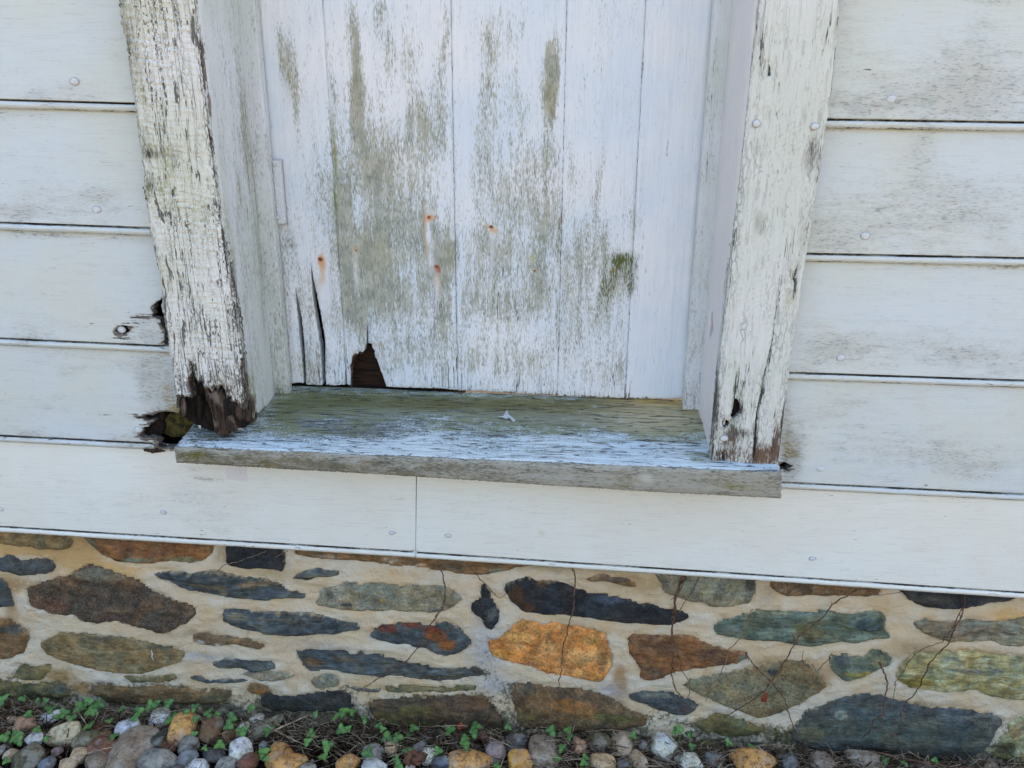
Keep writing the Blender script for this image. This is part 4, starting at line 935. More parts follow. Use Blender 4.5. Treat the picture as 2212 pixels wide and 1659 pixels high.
# region, palette, (layering, sparkle, lichen), relief mm, label or None, outline, extra patches [(x,y,sx,sy,colour)]
ST = [
 ('A', OLIVE, (.4, .1, 0), 2.5, None, [(-120, 130), (290, 140), (380, 195), (450, 235), (415, 285), (350, 290), (200, 275), (0, 262), (-120, 255)], []),
 ('A', RUST, (.5, .1, .1), 3, 'rust brown stone with a grey-green lower edge', [(495, 150), (495, 190), (560, 265), (640, 330), (720, 365), (830, 370), (960, 380), (1010, 378), (1090, 372), (1200, 380), (1270, 365), (1340, 320), (1355, 260), (1345, 190)], [(560, 250, 60, 60, (.07, .07, .05)), (850, 345, 150, 16, (.10, .12, .09)), (1150, 350, 160, 22, (.13, .13, .08)), (700, 340, 60, 18, (.08, .035, .02))]),
 ('B', BLACK, (.1, .05, 0), .8, 'smooth black slate block', [(-99, 200), (-103, 370), (-60, 398), (0, 405), (100, 410), (200, 412), (255, 430), (272, 412), (275, 330), (273, 230)], []),
 ('A', SLATE, (.3, .1, 0), 2.5, None, [(-120, 325), (60, 325), (130, 345), (200, 348), (280, 343), (325, 360), (340, 390), (325, 425), (285, 438), (250, 440), (180, 452), (100, 450), (30, 435), (-120, 430)], []),
 ('A', DARKBR, (.05, .85, .1), 6, 'large lumpy dark brown stone with pale grains', [(145, 525), (200, 515), (300, 480), (400, 450), (470, 410), (540, 380), (620, 400), (720, 425), (850, 470), (930, 530), (960, 555), (1080, 610), (1190, 640), (1245, 665), (1230, 720), (1150, 770), (1080, 810), (1010, 835), (960, 815), (860, 790), (720, 755), (600, 765), (510, 760), (450, 715), (330, 705), (250, 680), (170, 650), (155, 600)], [(600, 450, 200, 60, (.13, .12, .09)), (330, 640, 130, 50, (.075, .04, .025)), (700, 720, 140, 40, (.06, .035, .03))]),
 ('A', SLATE, (.3, .1, 0), 2, None, [(-150, 450), (0, 465), (30, 500), (55, 570), (75, 620), (85, 655), (-150, 660)], []),
 ('A', BROWN, (.3, .1, 0), 2.5, None, [(-150, 735), (0, 732), (60, 745), (120, 775), (165, 830), (162, 890), (130, 955), (60, 980), (0, 990), (-150, 1000)], [(60, 790, 90, 40, (.045, .058, .06)), (-60, 790, 90, 40, (.045, .058, .06))]),
 ('A', OLIVE, (.6, .1, 0), 2, 'long olive brown lens-shaped stone with a white scratch', [(228, 890), (260, 865), (310, 845), (380, 810), (470, 805), (600, 822), (800, 845), (950, 875), (1060, 905), (1130, 935), (1175, 962), (1120, 1005), (1010, 1045), (900, 1078), (780, 1082), (650, 1065), (520, 1040), (400, 1010), (330, 980), (260, 940)], [(1000, 905, 120, 18, (.06, .07, .055)), (600, 850, 150, 14, (.07, .06, .045))]),
 ('A', SLATE, (.9, .05, 0), 3.5, 'long slate with a brown weathered band', [(940, 432), (1000, 435), (1100, 430), (1200, 440), (1270, 420), (1400, 428), (1500, 460), (1650, 470), (1764, 500), (1824, 548), (1924, 570), (1944, 595), (1924, 610), (1824, 605), (1674, 620), (1530, 612), (1430, 605), (1330, 595), (1230, 570), (1130, 545), (1060, 510), (1010, 485), (960, 450)], [(1330, 520, 170, 26, (.12, .10, .07)), (1620, 500, 140, 22, (.13, .105, .07)), (1400, 560, 40, 25, (.12, .10, .07))]),
 ('A', SLATE, (.9, .3, .1), 3.5, None, [(1385, 700), (1430, 660), (1500, 665), (1624, 680), (1824, 690), (1974, 695), (2124, 735), (2264, 755), (2289, 780), (2274, 810), (2184, 825), (2104, 840), (2004, 832), (1824, 838), (1674, 830), (1560, 815), (1460, 780), (1395, 745)], [(1500, 710, 100, 30, (.13, .12, .09)), (1750, 720, 160, 16, (.11, .115, .10))]),
 ('A', BROWN, (.4, .5, .1), 3, None, [(1195, 840), (1260, 820), (1350, 832), (1450, 845), (1550, 850), (1600, 870), (1685, 910), (1640, 930), (1560, 918), (1460, 900), (1350, 910), (1260, 905), (1210, 880)], [(1250, 880, 60, 25, (.26, .25, .25)), (1400, 890, 60, 12, (.25, .24, .22))]),
 ('A', SLATE, (.8, .2, 0), 3, None, [(1325, 1020), (1400, 990), (1500, 985), (1600, 990), (1700, 995), (1780, 1040), (1700, 1060), (1600, 1063), (1480, 1055), (1390, 1045)], [(1450, 1045, 90, 12, (.11, .12, .06))]),
 ('A', SLATE, (.8, .1, 0), 2, None, [(1180, 1095), (1240, 1095), (1330, 1120), (1450, 1125), (1560, 1120), (1580, 1135), (1450, 1145), (1300, 1145), (1210, 1125)], []),
 ('A', GREY, (.2, .4, 0), 4, None, [(1520, 1065), (1600, 1060), (1700, 1050), (1850, 1075), (1860, 1095), (1780, 1120), (1650, 1140), (1580, 1115), (1530, 1090)], [(1650, 1090, 160, 30, (.19, .16, .125))]),
 ('A', MOSSY, (.3, .1, 0), 4, None, [(40, 1110), (120, 1010), (200, 1020), (290, 1020), (345, 1003), (300, 1070), (240, 1120), (130, 1125)], [(200, 1060, 60, 25, (.15, .12, .07))]),
 ('A', BROWN, (.5, .1, .1), 4, None, [(555, 1165), (620, 1145), (760, 1150), (1000, 1155), (1150, 1180), (1300, 1195), (1450, 1185), (1470, 1230), (1400, 1270), (1200, 1285), (1000, 1275), (800, 1270), (680, 1265), (590, 1215)], [(1350, 1230, 90, 30, (.075, .085, .05))]),
 ('A', MOSSY, (.2, .3, 0), 5, None, [(-150, 1130), (40, 1125), (200, 1135), (350, 1130), (430, 1170), (430, 1230), (330, 1255), (150, 1250), (0, 1240), (-150, 1240)], [(370, 1180, 50, 40, (.09, .11, .11)), (60, 1060, 60, 50, (.10, .06, .03))]),
 ('B', BROWN, (.7, .1, .15), 3, 'long brown stone tucked under the lowest board', [(325, 215), (330, 335), (430, 345), (600, 365), (850, 378), (950, 390), (1100, 405), (1250, 425), (1400, 450), (1500, 463), (1600, 452), (1693, 430), (1753, 405), (1850, 400), (2000, 408), (2110, 412), (2110, 330), (1200, 270)], [(550, 335, 90, 10, (.33, .27, .22)), (950, 350, 60, 20, (.33, .27, .21)), (1130, 390, 60, 8, (.3, .25, .2)), (1640, 420, 60, 20, (.13, .14, .10)), (1800, 400, 160, 10, (.14, .14, .10))]),
 ('B', SLATE, (.5, .1, 0), 2.5, None, [(312, 478), (340, 450), (400, 420), (470, 405), (560, 412), (625, 422), (615, 455), (560, 462), (490, 462), (430, 482), (370, 480)], [(470, 440, 90, 20, (.10, .11, .10))]),
 ('B', GREY, (.3, .25, .0), 2, 'pale grey flat stone with a dark blue spot', [(465, 640), (500, 590), (500, 560), (560, 530), (640, 500), (700, 492), (800, 505), (900, 500), (1000, 510), (1150, 510), (1250, 520), (1320, 530), (1370, 560), (1415, 600), (1370, 640), (1310, 680), (1200, 700), (1130, 685), (1000, 682), (900, 680), (780, 682), (650, 680), (560, 660), (490, 650)], [(680, 640, 45, 20, (.022, .030, .050)), (560, 560, 40, 40, (.075, .08, .06)), (1250, 675, 40, 12, (.05, .055, .055)), (1100, 610, 40, 50, (.11, .12, .09)), (900, 600, 16, 12, (.30, .19, .04))]),
 ('B', BLACK, (.2, .4, 0), 6, 'dark spiky upright sliver', [(1455, 650), (1468, 615), (1518, 600), (1522, 520), (1545, 490), (1570, 520), (1600, 590), (1620, 640), (1660, 690), (1645, 760), (1590, 808), (1550, 790), (1530, 740), (1480, 700)], [(1600, 690, 40, 60, (.06, .075, .085))]),
 ('B', SLATE, (.5, .1, 0), 3.5, 'slate stained deep rust red', [(802, 845), (840, 780), (900, 755), (1000, 745), (1060, 738), (1160, 760), (1250, 755), (1300, 740), (1350, 765), (1400, 800), (1440, 845), (1475, 880), (1440, 920), (1370, 955), (1310, 982), (1240, 960), (1180, 930), (1080, 910), (960, 895), (880, 880)], [(930, 790, 80, 35, (.085, .025, .020)), (1080, 770, 60, 25, (.10, .035, .022)), (1230, 830, 90, 50, (.13, .05, .02)), (1310, 890, 60, 50, (.16, .065, .02)), (1200, 790, 60, 30, (.12, .04, .02))]),
 ('B', SLATE, (.95, .15, 0), 3.5, None, [(330, 935), (400, 930), (500, 930), (600, 935), (750, 945), (900, 965), (1000, 985), (1100, 1005), (1250, 1040), (1400, 1035), (1500, 1040), (1590, 1085), (1500, 1110), (1400, 1120), (1250, 1135), (1150, 1125), (1050, 1110), (900, 1105), (750, 1080), (600, 1070), (430, 1080), (400, 1040), (360, 990)], [(460, 1010, 80, 30, (.11, .075, .045)), (650, 990, 100, 20, (.085, .075, .055)), (1300, 1100, 160, 14, (.085, .08, .04))]),
 ('B', BLACK, (.3, .2, 0), 4, None, [(150, 1210), (250, 1215), (350, 1215), (450, 1205), (540, 1185), (640, 1180), (690, 1210), (700, 1260), (720, 1300), (600, 1330), (450, 1335), (300, 1335), (200, 1320), (110, 1290), (120, 1240)], []),
 ('B', DARKBR, (.3, .1, .0), 3.5, 'wide dark brown footing stone', [(800, 1260), (900, 1240), (1050, 1230), (1200, 1225), (1350, 1215), (1450, 1220), (1550, 1215), (1600, 1270), (1650, 1340), (1690, 1420), (1690, 1500), (1400, 1500), (1200, 1500), (1000, 1470), (860, 1400), (810, 1330)], [(900, 1350, 120, 40, (.12, .095, .03)), (1100, 1320, 120, 60, (.13, .095, .035)), (1400, 1290, 160, 50, (.085, .05, .035)), (1050, 1400, 200, 30, (.10, .09, .03))]),
 ('B', SLATE, (.8, .1, 0), 2, None, [(640, 1150), (720, 1165), (820, 1175), (890, 1190), (870, 1205), (800, 1200), (720, 1185), (660, 1165)], []),
 ('C', BLACK, (.15, .12, 0), 2.5, 'long tapering blue-black stone with a rusty end', [(160, 510), (200, 490), (240, 478), (280, 465), (330, 480), (380, 492), (440, 490), (520, 505), (600, 535), (700, 560), (800, 570), (900, 590), (1000, 620), (1100, 640), (1200, 665), (1280, 680), (1350, 718), (1300, 750), (1210, 778), (1100, 768), (980, 765), (850, 750), (720, 735), (620, 715), (540, 712), (440, 710), (330, 700), (290, 695), (240, 655), (180, 600), (160, 560)], [(230, 570, 55, 90, (.055, .028, .014)), (300, 650, 40, 40, (.045, .024, .014)), (400, 500, 60, 12, (.05, .028, .014)), (820, 600, 120, 30, (.04, .052, .07))]),
 ('C', BROWN, (.8, .2, 0), 3, None, [(668, 475), (720, 465), (760, 450), (840, 458), (920, 465), (980, 495), (1018, 522), (1000, 538), (930, 525), (850, 505), (770, 490), (700, 487)], [(850, 480, 120, 20, (.085, .062, .048))]),
 ('C', GREY, (.2, .35, .0), 2, 'grey stone under the lowest board behind the vine', [(1090, 330), (1105, 440), (1160, 530), (1170, 575), (1230, 590), (1330, 615), (1420, 635), (1500, 655), (1620, 650), (1720, 640), (1750, 600), (1760, 480), (1760, 380)], [(1720, 500, 40, 60, (.03, .04, .045)), (1160, 480, 40, 60, (.09, .085, .065)), (1450, 540, 250, 60, (.15, .155, .115))]),
 ('C', ORANGE, (.1, .8, .0), 3.5, 'bright orange stone with pale veins, the warmest in the wall', [(38, 920), (50, 880), (110, 850), (170, 810), (210, 760), (250, 735), (300, 745), (400, 755), (520, 765), (620, 775), (720, 795), (790, 825), (815, 870), (835, 930), (848, 1010), (840, 1060), (810, 1110), (770, 1145), (700, 1130), (600, 1110), (500, 1105), (430, 1090), (330, 1050), (250, 1020), (150, 1010), (90, 990), (60, 960)], [(300, 1030, 90, 30, (.34, .16, .08)), (780, 1000, 40, 90, (.24, .12, .04)), (250, 850, 100, 40, (.48, .26, .08)), (160, 950, 90, 30, (.42, .20, .04)), (700, 870, 80, 50, (.30, .17, .05))]),
 ('C', RUST, (.6, .15, .05), 3, 'reddish brown stone with faint rings', [(935, 845), (980, 825), (1100, 830), (1250, 835), (1350, 850), (1450, 880), (1560, 915), (1640, 925), (1700, 950), (1710, 985), (1640, 1020), (1500, 1045), (1350, 1060), (1250, 1090), (1180, 1110), (1090, 1130), (1010, 1115), (1020, 1060), (990, 1010), (960, 980), (945, 940)], [(1680, 975, 45, 40, (.085, .10, .09)), (1150, 920, 160, 50, (.10, .062, .04)), (1120, 1070, 70, 40, (.10, .07, .045)), (955, 860, 20, 20, (.06, .06, .05))]),
 ('C', BROWN, (.1, .35, .0), 3.5, 'large brown footing stone with dark pits', [(205, 1170), (240, 1140), (300, 1130), (400, 1155), (550, 1165), (650, 1175), (750, 1200), (830, 1235), (900, 1275), (1000, 1330), (1080, 1375), (1060, 1420), (900, 1450), (750, 1455), (600, 1465), (450, 1455), (300, 1440), (230, 1410), (210, 1300), (200, 1230)], [(560, 1280, 140, 60, (.19, .095, .035)), (700, 1340, 120, 50, (.15, .085, .035)), (300, 1180, 80, 40, (.09, .08, .06)), (870, 1360, 160, 40, (.10, .09, .03)), (300, 1350, 90, 50, (.10, .08, .035))]),
 ('C', SLATE, (.5, .1, 0), 3, None, [(940, 1215), (1000, 1190), (1080, 1180), (1180, 1190), (1260, 1210), (1340, 1250), (1405, 1270), (1370, 1320), (1310, 1355), (1230, 1345), (1130, 1315), (1040, 1270), (960, 1250)], [(1120, 1215, 120, 22, (.11, .115, .10)), (1300, 1300, 60, 40, (.05, .04, .045))]),
 ('D', OLIVE, (.1, .7, .0), 2, 'broad olive grey diamond-shaped stone with a slate-coloured spot', [(-384, 1150), (-339, 1110), (-229, 1095), (-99, 1075), (0, 1062), (130, 1035), (260, 1005), (380, 985), (430, 1000), (470, 1050), (510, 1100), (560, 1160), (500, 1205), (400, 1260), (300, 1310), (200, 1350), (120, 1365), (40, 1340), (0, 1325), (-99, 1290), (-209, 1235), (-319, 1185)], [(0, 1180, 500, 160, (.15, .145, .095)), (210, 1060, 50, 26, (.022, .028, .035)), (420, 1020, 22, 12, (.03, .035, .04)), (-350, 1140, 26, 22, (.05, .045, .035))]),
 ('C', MOSSY, (.4, .1, 0), 4, None, [(1330, 1400), (1420, 1370), (1500, 1345), (1560, 1345), (1680, 1380), (1760, 1410), (1835, 1425), (1770, 1475), (1650, 1495), (1540, 1490), (1440, 1465)], []),
 ('D', BROWN, (.1, .5, .5), 3.5, 'brown stone speckled with pale lichen', [(175, 420), (180, 520), (220, 560), (280, 580), (400, 585), (500, 592), (600, 590), (750, 595), (830, 592), (890, 585), (905, 530), (905, 440)], []),
 ('D', BLACK, (.4, .2, 0), 3.5, None, [(1025, 460), (1025, 560), (1060, 610), (1120, 645), (1200, 665), (1300, 668), (1400, 645), (1500, 650), (1600, 635), (1720, 630), (1790, 600), (1830, 560), (1900, 540), (1900, 480)], [(1200, 600, 160, 30, (.045, .045, .04))]),
 ('D', GREEN, (.8, .15, .0), 4.5, 'long grey-green split stone with a dark teal end', [(-170, 790), (-130, 750), (-60, 725), (0, 705), (100, 685), (200, 668), (320, 675), (450, 685), (560, 672), (700, 690), (800, 695), (870, 682), (930, 710), (945, 740), (935, 790), (965, 840), (970, 870), (900, 865), (820, 870), (740, 895), (640, 885), (540, 900), (440, 915), (360, 895), (250, 875), (120, 865), (0, 858), (-80, 850), (-150, 830)], [(830, 760, 110, 60, (.035, .055, .062)), (450, 820, 120, 40, (.075, .075, .042)), (300, 700, 200, 16, (.14, .17, .145)), (-60, 800, 90, 40, (.085, .105, .10))]),
 ('D', GREY, (.8, .3, .0), 4, None, [(1080, 735), (1180, 732), (1300, 745), (1400, 738), (1550, 740), (1700, 735), (1830, 710), (1950, 705), (1950, 900), (1830, 905), (1700, 910), (1600, 890), (1500, 898), (1350, 885), (1250, 850), (1170, 820), (1120, 790)], [(1400, 800, 350, 60, (.12, .105, .078)), (1750, 860, 90, 30, (.17, .165, .12))]),
 ('D', GREEN, (.4, .3, .1), 4.5, None, [(565, 985), (600, 955), (700, 955), (780, 970), (850, 930), (900, 925), (950, 950), (985, 990), (960, 1030), (880, 1070), (780, 1110), (690, 1145), (640, 1120), (590, 1080), (570, 1030)], [(640, 990, 70, 30, (.05, .06, .065)), (780, 1080, 160, 26, (.15, .135, .035)), (900, 1010, 60, 40, (.14, .14, .085))]),
 ('D', YELL, (.75, .5, .2), 5, 'large yellow-green gneiss block with crinkled layers', [(985, 1100), (1010, 1060), (1050, 1000), (1100, 945), (1200, 930), (1350, 940), (1500, 945), (1650, 965), (1740, 970), (1830, 950), (1950, 940), (1950, 1250), (1830, 1250), (1690, 1240), (1500, 1215), (1350, 1210), (1200, 1190), (1080, 1180), (1000, 1140)], [(1120, 1130, 130, 40, (.15, .13, .03)), (1500, 1060, 200, 20, (.11, .13, .125)), (1350, 990, 100, 14, (.16, .17, .14)), (1600, 1180, 250, 20, (.16, .14, .06))]),
 ('D', SLATE, (.6, .1, 0), 2.5, 'huge dark grey-blue footing slab', [(370, 1400), (420, 1330), (500, 1290), (600, 1250), (680, 1225), (800, 1205), (870, 1215), (960, 1240), (1100, 1275), (1250, 1295), (1400, 1310), (1550, 1325), (1630, 1345), (1675, 1385), (1640, 1450), (1620, 1510), (1560, 1560), (1480, 1615), (1380, 1640), (1250, 1630), (1100, 1610), (1000, 1600), (820, 1580), (700, 1580), (600, 1580), (480, 1570), (390, 1540), (330, 1500), (320, 1450)], [(1000, 1430, 700, 120, (.058, .073, .068)), (700, 1290, 140, 30, (.055, .085, .10)), (630, 1330, 40, 40, (.16, .19, .18)), (450, 1460, 90, 70, (.085, .09, .06)), (1400, 1450, 200, 80, (.040, .052, .055))]),
 ('A', BROWN, (.3, .2, 0), 5, None, [(1560, 1150), (1640, 1140), (1700, 1165), (1690, 1200), (1600, 1215), (1550, 1190)], [(1640, 1180, 40, 20, (.22, .09, .02))]),
 ('A', MOSSY, (.3, .2, 0), 5, None, [(760, 1095), (860, 1085), (980, 1095), (1090, 1085), (1110, 1110), (980, 1130), (830, 1130)], [(900, 1100, 60, 10, (.20, .17, .10))]),
 ('B', GREY, (.3, .3, 0), 5, None, [(440, 1110), (520, 1090), (600, 1100), (640, 1130), (590, 1165), (480, 1170), (430, 1140)], []),
 ('B', MOSSY, (.5, .3, 0), 5, None, [(900, 1165), (1050, 1150), (1250, 1165), (1400, 1150), (1520, 1150), (1500, 1185), (1300, 1200), (1050, 1205), (930, 1190)], [(1200, 1175, 200, 16, (.17, .14, .07))]),
 ('D', YELL, (.3, .4, .2), 9, 'rough yellow-brown footing rock', [(1700, 1450), (1740, 1380), (1830, 1340), (1960, 1330), (1960, 1680), (1830, 1680), (1700, 1650), (1620, 1610), (1560, 1580), (1640, 1540)], [(1700, 1560, 60, 60, (.05, .04, .02)), (1790, 1450, 60, 80, (.21, .17, .10))]),
]
STW = []
def grow(poly, r):
    a = np.array(poly); area = np.sum(a[:, 0]*np.roll(a[:, 1], -1)-np.roll(a[:, 0], -1)*a[:, 1]); sg = 1 if area > 0 else -1
    t = np.roll(a, -1, 0)-np.roll(a, 1, 0); t /= np.linalg.norm(t, axis=1)[:, None]+1e-12
    return [tuple(q) for q in a+np.stack([t[:, 1], -t[:, 0]], 1)*r*sg]
def stone_piece(polyw, pal, K, relief, patches, seed, label=None):
    """polyw: outline on the wall plane in metres"""
    def hf(u, v, d):
        w_ = .0065
        prof = -.0135*np.exp(-(d/w_)*2.2)
        lay = K[0]
        n = (1-lay)*fbm(u*45, v*45, 0, seed, 5, .55)+lay*fbm(u*14, v*95, 0, seed, 5, .55)
        step = .5*np.tanh(fbm(u*14, v*40, 2, seed+4, 2)*9)*lay
        lump = fbm(u*16, v*22, 1, seed+2, 2)
        fc = np.full(len(u), -9.)
        rg_ = np.random.default_rng(seed); u0_, u1_, v0_, v1_ = u.min(), u.max(), v.min(), v.max()
        fac = np.full(len(u), 9.)
        for _ in range(7):
            a_, b_ = rg_.normal(0, .10), rg_.normal(0, .16)
            fac = np.minimum(fac, a_*(u-rg_.uniform(u0_, u1_))+b_*(v-rg_.uniform(v0_, v1_))+rg_.uniform(.0, .004))
        fac = np.clip(fac, -.005, .004)*min(1.4, relief/2.6)
        return prof+relief*.001*(1.5*n+1.3*step+.9*lump)+fac
    def mask(u, v, d):
        a = fbm(u*24, v*24*(1+2*K[0]), 0, seed+9, 4)
        t1 = np.clip((a+.05)/.25, 0, 1)[:, None]; b = fbm(u*60, v*60*(1+2*K[0]), 0, seed+19, 3); t2 = np.clip((b-.1)/.25, 0, 1)[:, None]
        c = np.array(pal[0])[None]*(1-t1)+np.array(pal[1])[None]*t1
        c = c*(1-t2*.7)+np.array(pal[2])[None]*t2*.7
        for (X, Z, sx_, sy_, pc) in patches:
            wx = u+.006*fbm(u*40, v*40, 0, seed+31, 3); wz = v+.004*fbm(u*40, v*60, 0, seed+37, 3)
            q = ((wx-X)/sx_)**2+((wz-Z)/sy_)**2
            w_ = np.clip((1.15-q)/.5, 0, 1)[:, None]*.9
            c = c*(1-w_)+np.array(pc)[None]*w_
        sm_ = np.clip((fbm(u*130, v*130, 0, seed+51, 3)+.42-d/.0042)/.22, 0, 1)[:, None]*.55
        c = c*(1-sm_)+np.array([(.42, .35, .25)])*sm_
        damp = np.clip((.075-(v-gza(u)))/.08, 0, 1)[:, None]*.35
        c = c*(1-damp)+np.array([(.060, .058, .022)])*damp
        cc = np.ones((len(u), 4)); cc[:, :3] = c
        k = np.ones((len(u), 4)); k[:, 0] = K[0]; k[:, 1] = K[1]; k[:, 2] = K[2]
        return {'C': cc, 'K': k}
    o = slab('stone', polyw, ((0, YST, 0), (1, 0, 0), (0, 0, 1), (0, -1, 0)), .0042, .0038, hf, .03, MAT['stone'], found, mask, rnd=.001, jit=.6, edge_jit=.0004)
    if label: o['label'] = label
    return o
kk = PXM(YST)*.3403
for si, (r, pal, K, rel, lab, poly, pt) in enumerate(ST):
    pw = [onY(*reg(r, p), YST) for p in poly]
    pw = resample(grow(pw, .0024), .006)
    ax_, az_ = np.array(pw).T
    pw = list(zip((ax_+.0030*fbm(ax_*70, az_*70, 0, si, 2)).tolist(), (az_+.0030*fbm(ax_*60, az_*90, 5, si+50, 3)).tolist()))
    pp = []
    for (cx, cy, sx_, sy_, c) in pt:
        X, Z = onY(*reg(r, (cx, cy)), YST); pp.append((X, Z, sx_*kk, sy_*kk, c))
    stone_piece(pw, pal, K, rel, pp, 1000+si*7, lab); STW.append(pw)
# the wall goes on past both sides of the picture
XL = onY(0, 1300, YST)[0]; XR_ = onY(2212, 1400, YST)[0]
done = list(STW)
for si, (pw) in enumerate(done):
    cx = np.mean([p[0] for p in pw]); wd = max(p[0] for p in pw)-min(p[0] for p in pw)
    for sh in (-1.98, 1.98):
        q = [(x+sh, z-sh*GS*-1) for x, z in pw]
        mnx, mxx = min(p[0] for p in q), max(p[0] for p in q)
        if (sh < 0 and mxx < XL-.10 and mnx > XL-.55) or (sh > 0 and mnx > XR_+.09 and mxx < XR_+.5):
            stone_piece(q, ST[si][1], ST[si][2], ST[si][3], [], 3000+si); STW.append(q)
# mortar
xs = np.arange(-1.7, 1.55, .0048); zs = np.arange(-.06, .50, .0048)
X, Z = np.meshgrid(xs, zs); x_, z_ = X.ravel(), Z.ravel()
ds = np.full(len(x_), 1e9)
for pw in STW:
    a = np.array(pw); m_ = (x_ > a[:, 0].min()-.03) & (x_ < a[:, 0].max()+.03) & (z_ > a[:, 1].min()-.03) & (z_ < a[:, 1].max()+.03)
    if m_.any(): ds[m_] = np.minimum(ds[m_], segdist(x_[m_], z_[m_], pw))
hh = z_-gza(x_)
low = np.clip((.10-hh)/.10, 0, 1)
h_ = .0030*fbm(x_*28, z_*34, 0, 61, 4)+.0022*fbm(x_*90, z_*110, 0, 62, 3)*(1+1.5*low)+.0035*fbm(x_*9, z_*12, 0, 63, 2)
inn = np.zeros(len(x_), bool)
for pw in STW:
    a = np.array(pw); m_ = (x_ > a[:, 0].min()) & (x_ < a[:, 0].max()) & (z_ > a[:, 1].min()) & (z_ < a[:, 1].max())
    if m_.any(): inn[m_] |= inpoly(x_[m_], z_[m_], pw)
h_ += .0022*fbm(x_*34, z_*150, 0, 71, 3)+.0020*np.abs(fbm(x_*60, z_*70, 0, 72, 3))
h_ -= np.where(inn & (ds > .006), .012, 0)
h_ += .0010*np.exp(-ds/.010)-.0050*np.exp(-(ds/.0040)**2)*np.clip(.40+1.1*fbm(x_*26, z_*40, 0, 88, 2), 0, 1)-.0025*low*np.clip(fbm(x_*40, z_*50, 0, 66, 3)+.2, 0, 1)*3
vv = np.stack([x_, YM-h_, z_], 1); nn_ = X.shape
ii = np.arange(nn_[0]*nn_[1]).reshape(nn_)
ff = np.stack([ii[:-1, :-1], ii[:-1, 1:], ii[1:, 1:], ii[1:, :-1]], -1).reshape(-1, 4).tolist()
OCH = (.86, .56, .23)
MST = [(0, 1180, 130, 14, .8, OCH), (150, 1180, 60, 40, .6, (.58, .36, .15)), (60, 1185, 100, 10, .8, (.62, .36, .12)), (170, 1210, 60, 24, .55, OCH), (250, 1230, 60, 16, .6, OCH), (30, 1260, 60, 16, .5, (.55, .36, .17)), (25, 1310, 18, 60, .45, (.55, .36, .18)), (590, 1240, 60, 20, .35, (.58, .42, .2)), (480, 1200, 14, 25, .4, (.58, .42, .22)),
       (450, 1370, 40, 14, .35, (.55, .38, .2)), (1380, 1260, 90, 25, .55, (.62, .44, .22)), (1200, 1225, 120, 12, .5, (.58, .46, .28)), (1340, 1470, 16, 40, .6, (.55, .32, .14)), (2180, 1330, 40, 16, .7, OCH), (2110, 1410, 90, 10, .45, (.58, .40, .20)), (1970, 1400, 40, 20, .45, (.55, .40, .22)),
       (1660, 1270, 20, 30, .4, (.55, .42, .26)), (1650, 1430, 30, 10, .5, (.60, .42, .20)), (1780, 1460, 20, 30, .4, (.58, .38, .2)), (130, 1460, 40, 25, .5, (.45, .27, .10)), (175, 1490, 30, 14, .6, (.50, .28, .10)), (560, 1490, 30, 14, .6, (.45, .22, .07)), (400, 1370, 60, 10, .3, (.5, .36, .2)),
       (1050, 1400, 40, 70, .45, (.62, .60, .56)), (1320, 1490, 30, 20, .5, (.62, .60, .58)), (430, 1420, 60, 12, .4, (.60, .57, .52)), (300, 1470, 60, 10, .35, (.60, .57, .5)), (1075, 1480, 40, 30, .45, (.62, .6, .56)), (900, 1190, 30, 14, .3, (.5, .4, .26)), (700, 1400, 60, 20, .3, (.6, .57, .5)), (2050, 1560, 90, 12, .4, (.45, .33, .2)), (1980, 1520, 60, 8, .4, (.4, .28, .14))]
MD = [(1060, 1440, 30, 50, .75), (1100, 1490, 40, 30, .7), (1090, 1550, 30, 60, .6), (960, 1500, 140, 14, .55), (760, 1490, 60, 16, .35), (240, 1480, 100, 18, .5), (420, 1500, 120, 30, .5), (560, 1450, 30, 20, .4), (1250, 1500, 60, 8, .3), (1450, 1560, 90, 20, .4), (1700, 1580, 80, 30, .7), (1780, 1540, 40, 20, .6),
      (1720, 1530, 40, 12, .3), (2190, 1600, 30, 60, .8), (2150, 1520, 60, 8, .3), (600, 1530, 50, 20, .5), (760, 1540, 30, 40, .5), (20, 1450, 40, 30, .3), (880, 1470, 120, 8, .4), (1300, 1370, 12, 90, .2), (540, 1380, 60, 8, .3), (1860, 1500, 60, 8, .2)]
MG = [(960, 1510, 150, 14, .75), (250, 1485, 50, 12, .6), (1690, 1590, 50, 30, .8), (1440, 1590, 80, 14, .6), (1100, 1500, 30, 20, .4), (560, 1455, 30, 12, .4), (760, 1550, 30, 30, .6), (40, 1490, 90, 20, .6), (1350, 1560, 50, 14, .5), (2190, 1600, 30, 50, .5), (130, 1520, 60, 20, .5), (1110, 1570, 20, 30, .4)]
contact_shade = np.exp(-ds/.0035)  # contact shade painted into the mortar colour around each stone
R_ = blobs(x_, z_, MD, YM, 301)-.12+.95*low**1.4+contact_shade*(.35+.5*fbm(x_*30, z_*30, 0, 89, 2))
G_ = blobs(x_, z_, MG, YM, 302)*.9-.1+.35*np.clip((.05-hh)/.05, 0, 1)
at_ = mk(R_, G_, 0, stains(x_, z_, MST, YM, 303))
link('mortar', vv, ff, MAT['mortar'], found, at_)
# plain core behind the face, so the foundation is a solid wall with a top under the boards
v, f = merge([boxvf(-1.7, 1.55, .032, .40, -.1, onY(1106, 1200, 0)[1]+.0)])
link('foundation_core', v, f, MAT['mortar'], found, {'M': np.zeros((8, 4)), 'S': np.zeros((8, 4))}, smooth=False)
# white scratch of paint on the lens-shaped stone
qx = [onY(*reg('A', p), YST-.004) for p in [(960, 912), (966, 935), (963, 955), (975, 980)]]
v, f = tube([(x, YST-.0035, z) for x, z in qx], [.0006, .0012, .001, .0006], 5)
link('paint_drip', v, f, MAT['scratch'], found)
found['kind'] = 'thing'

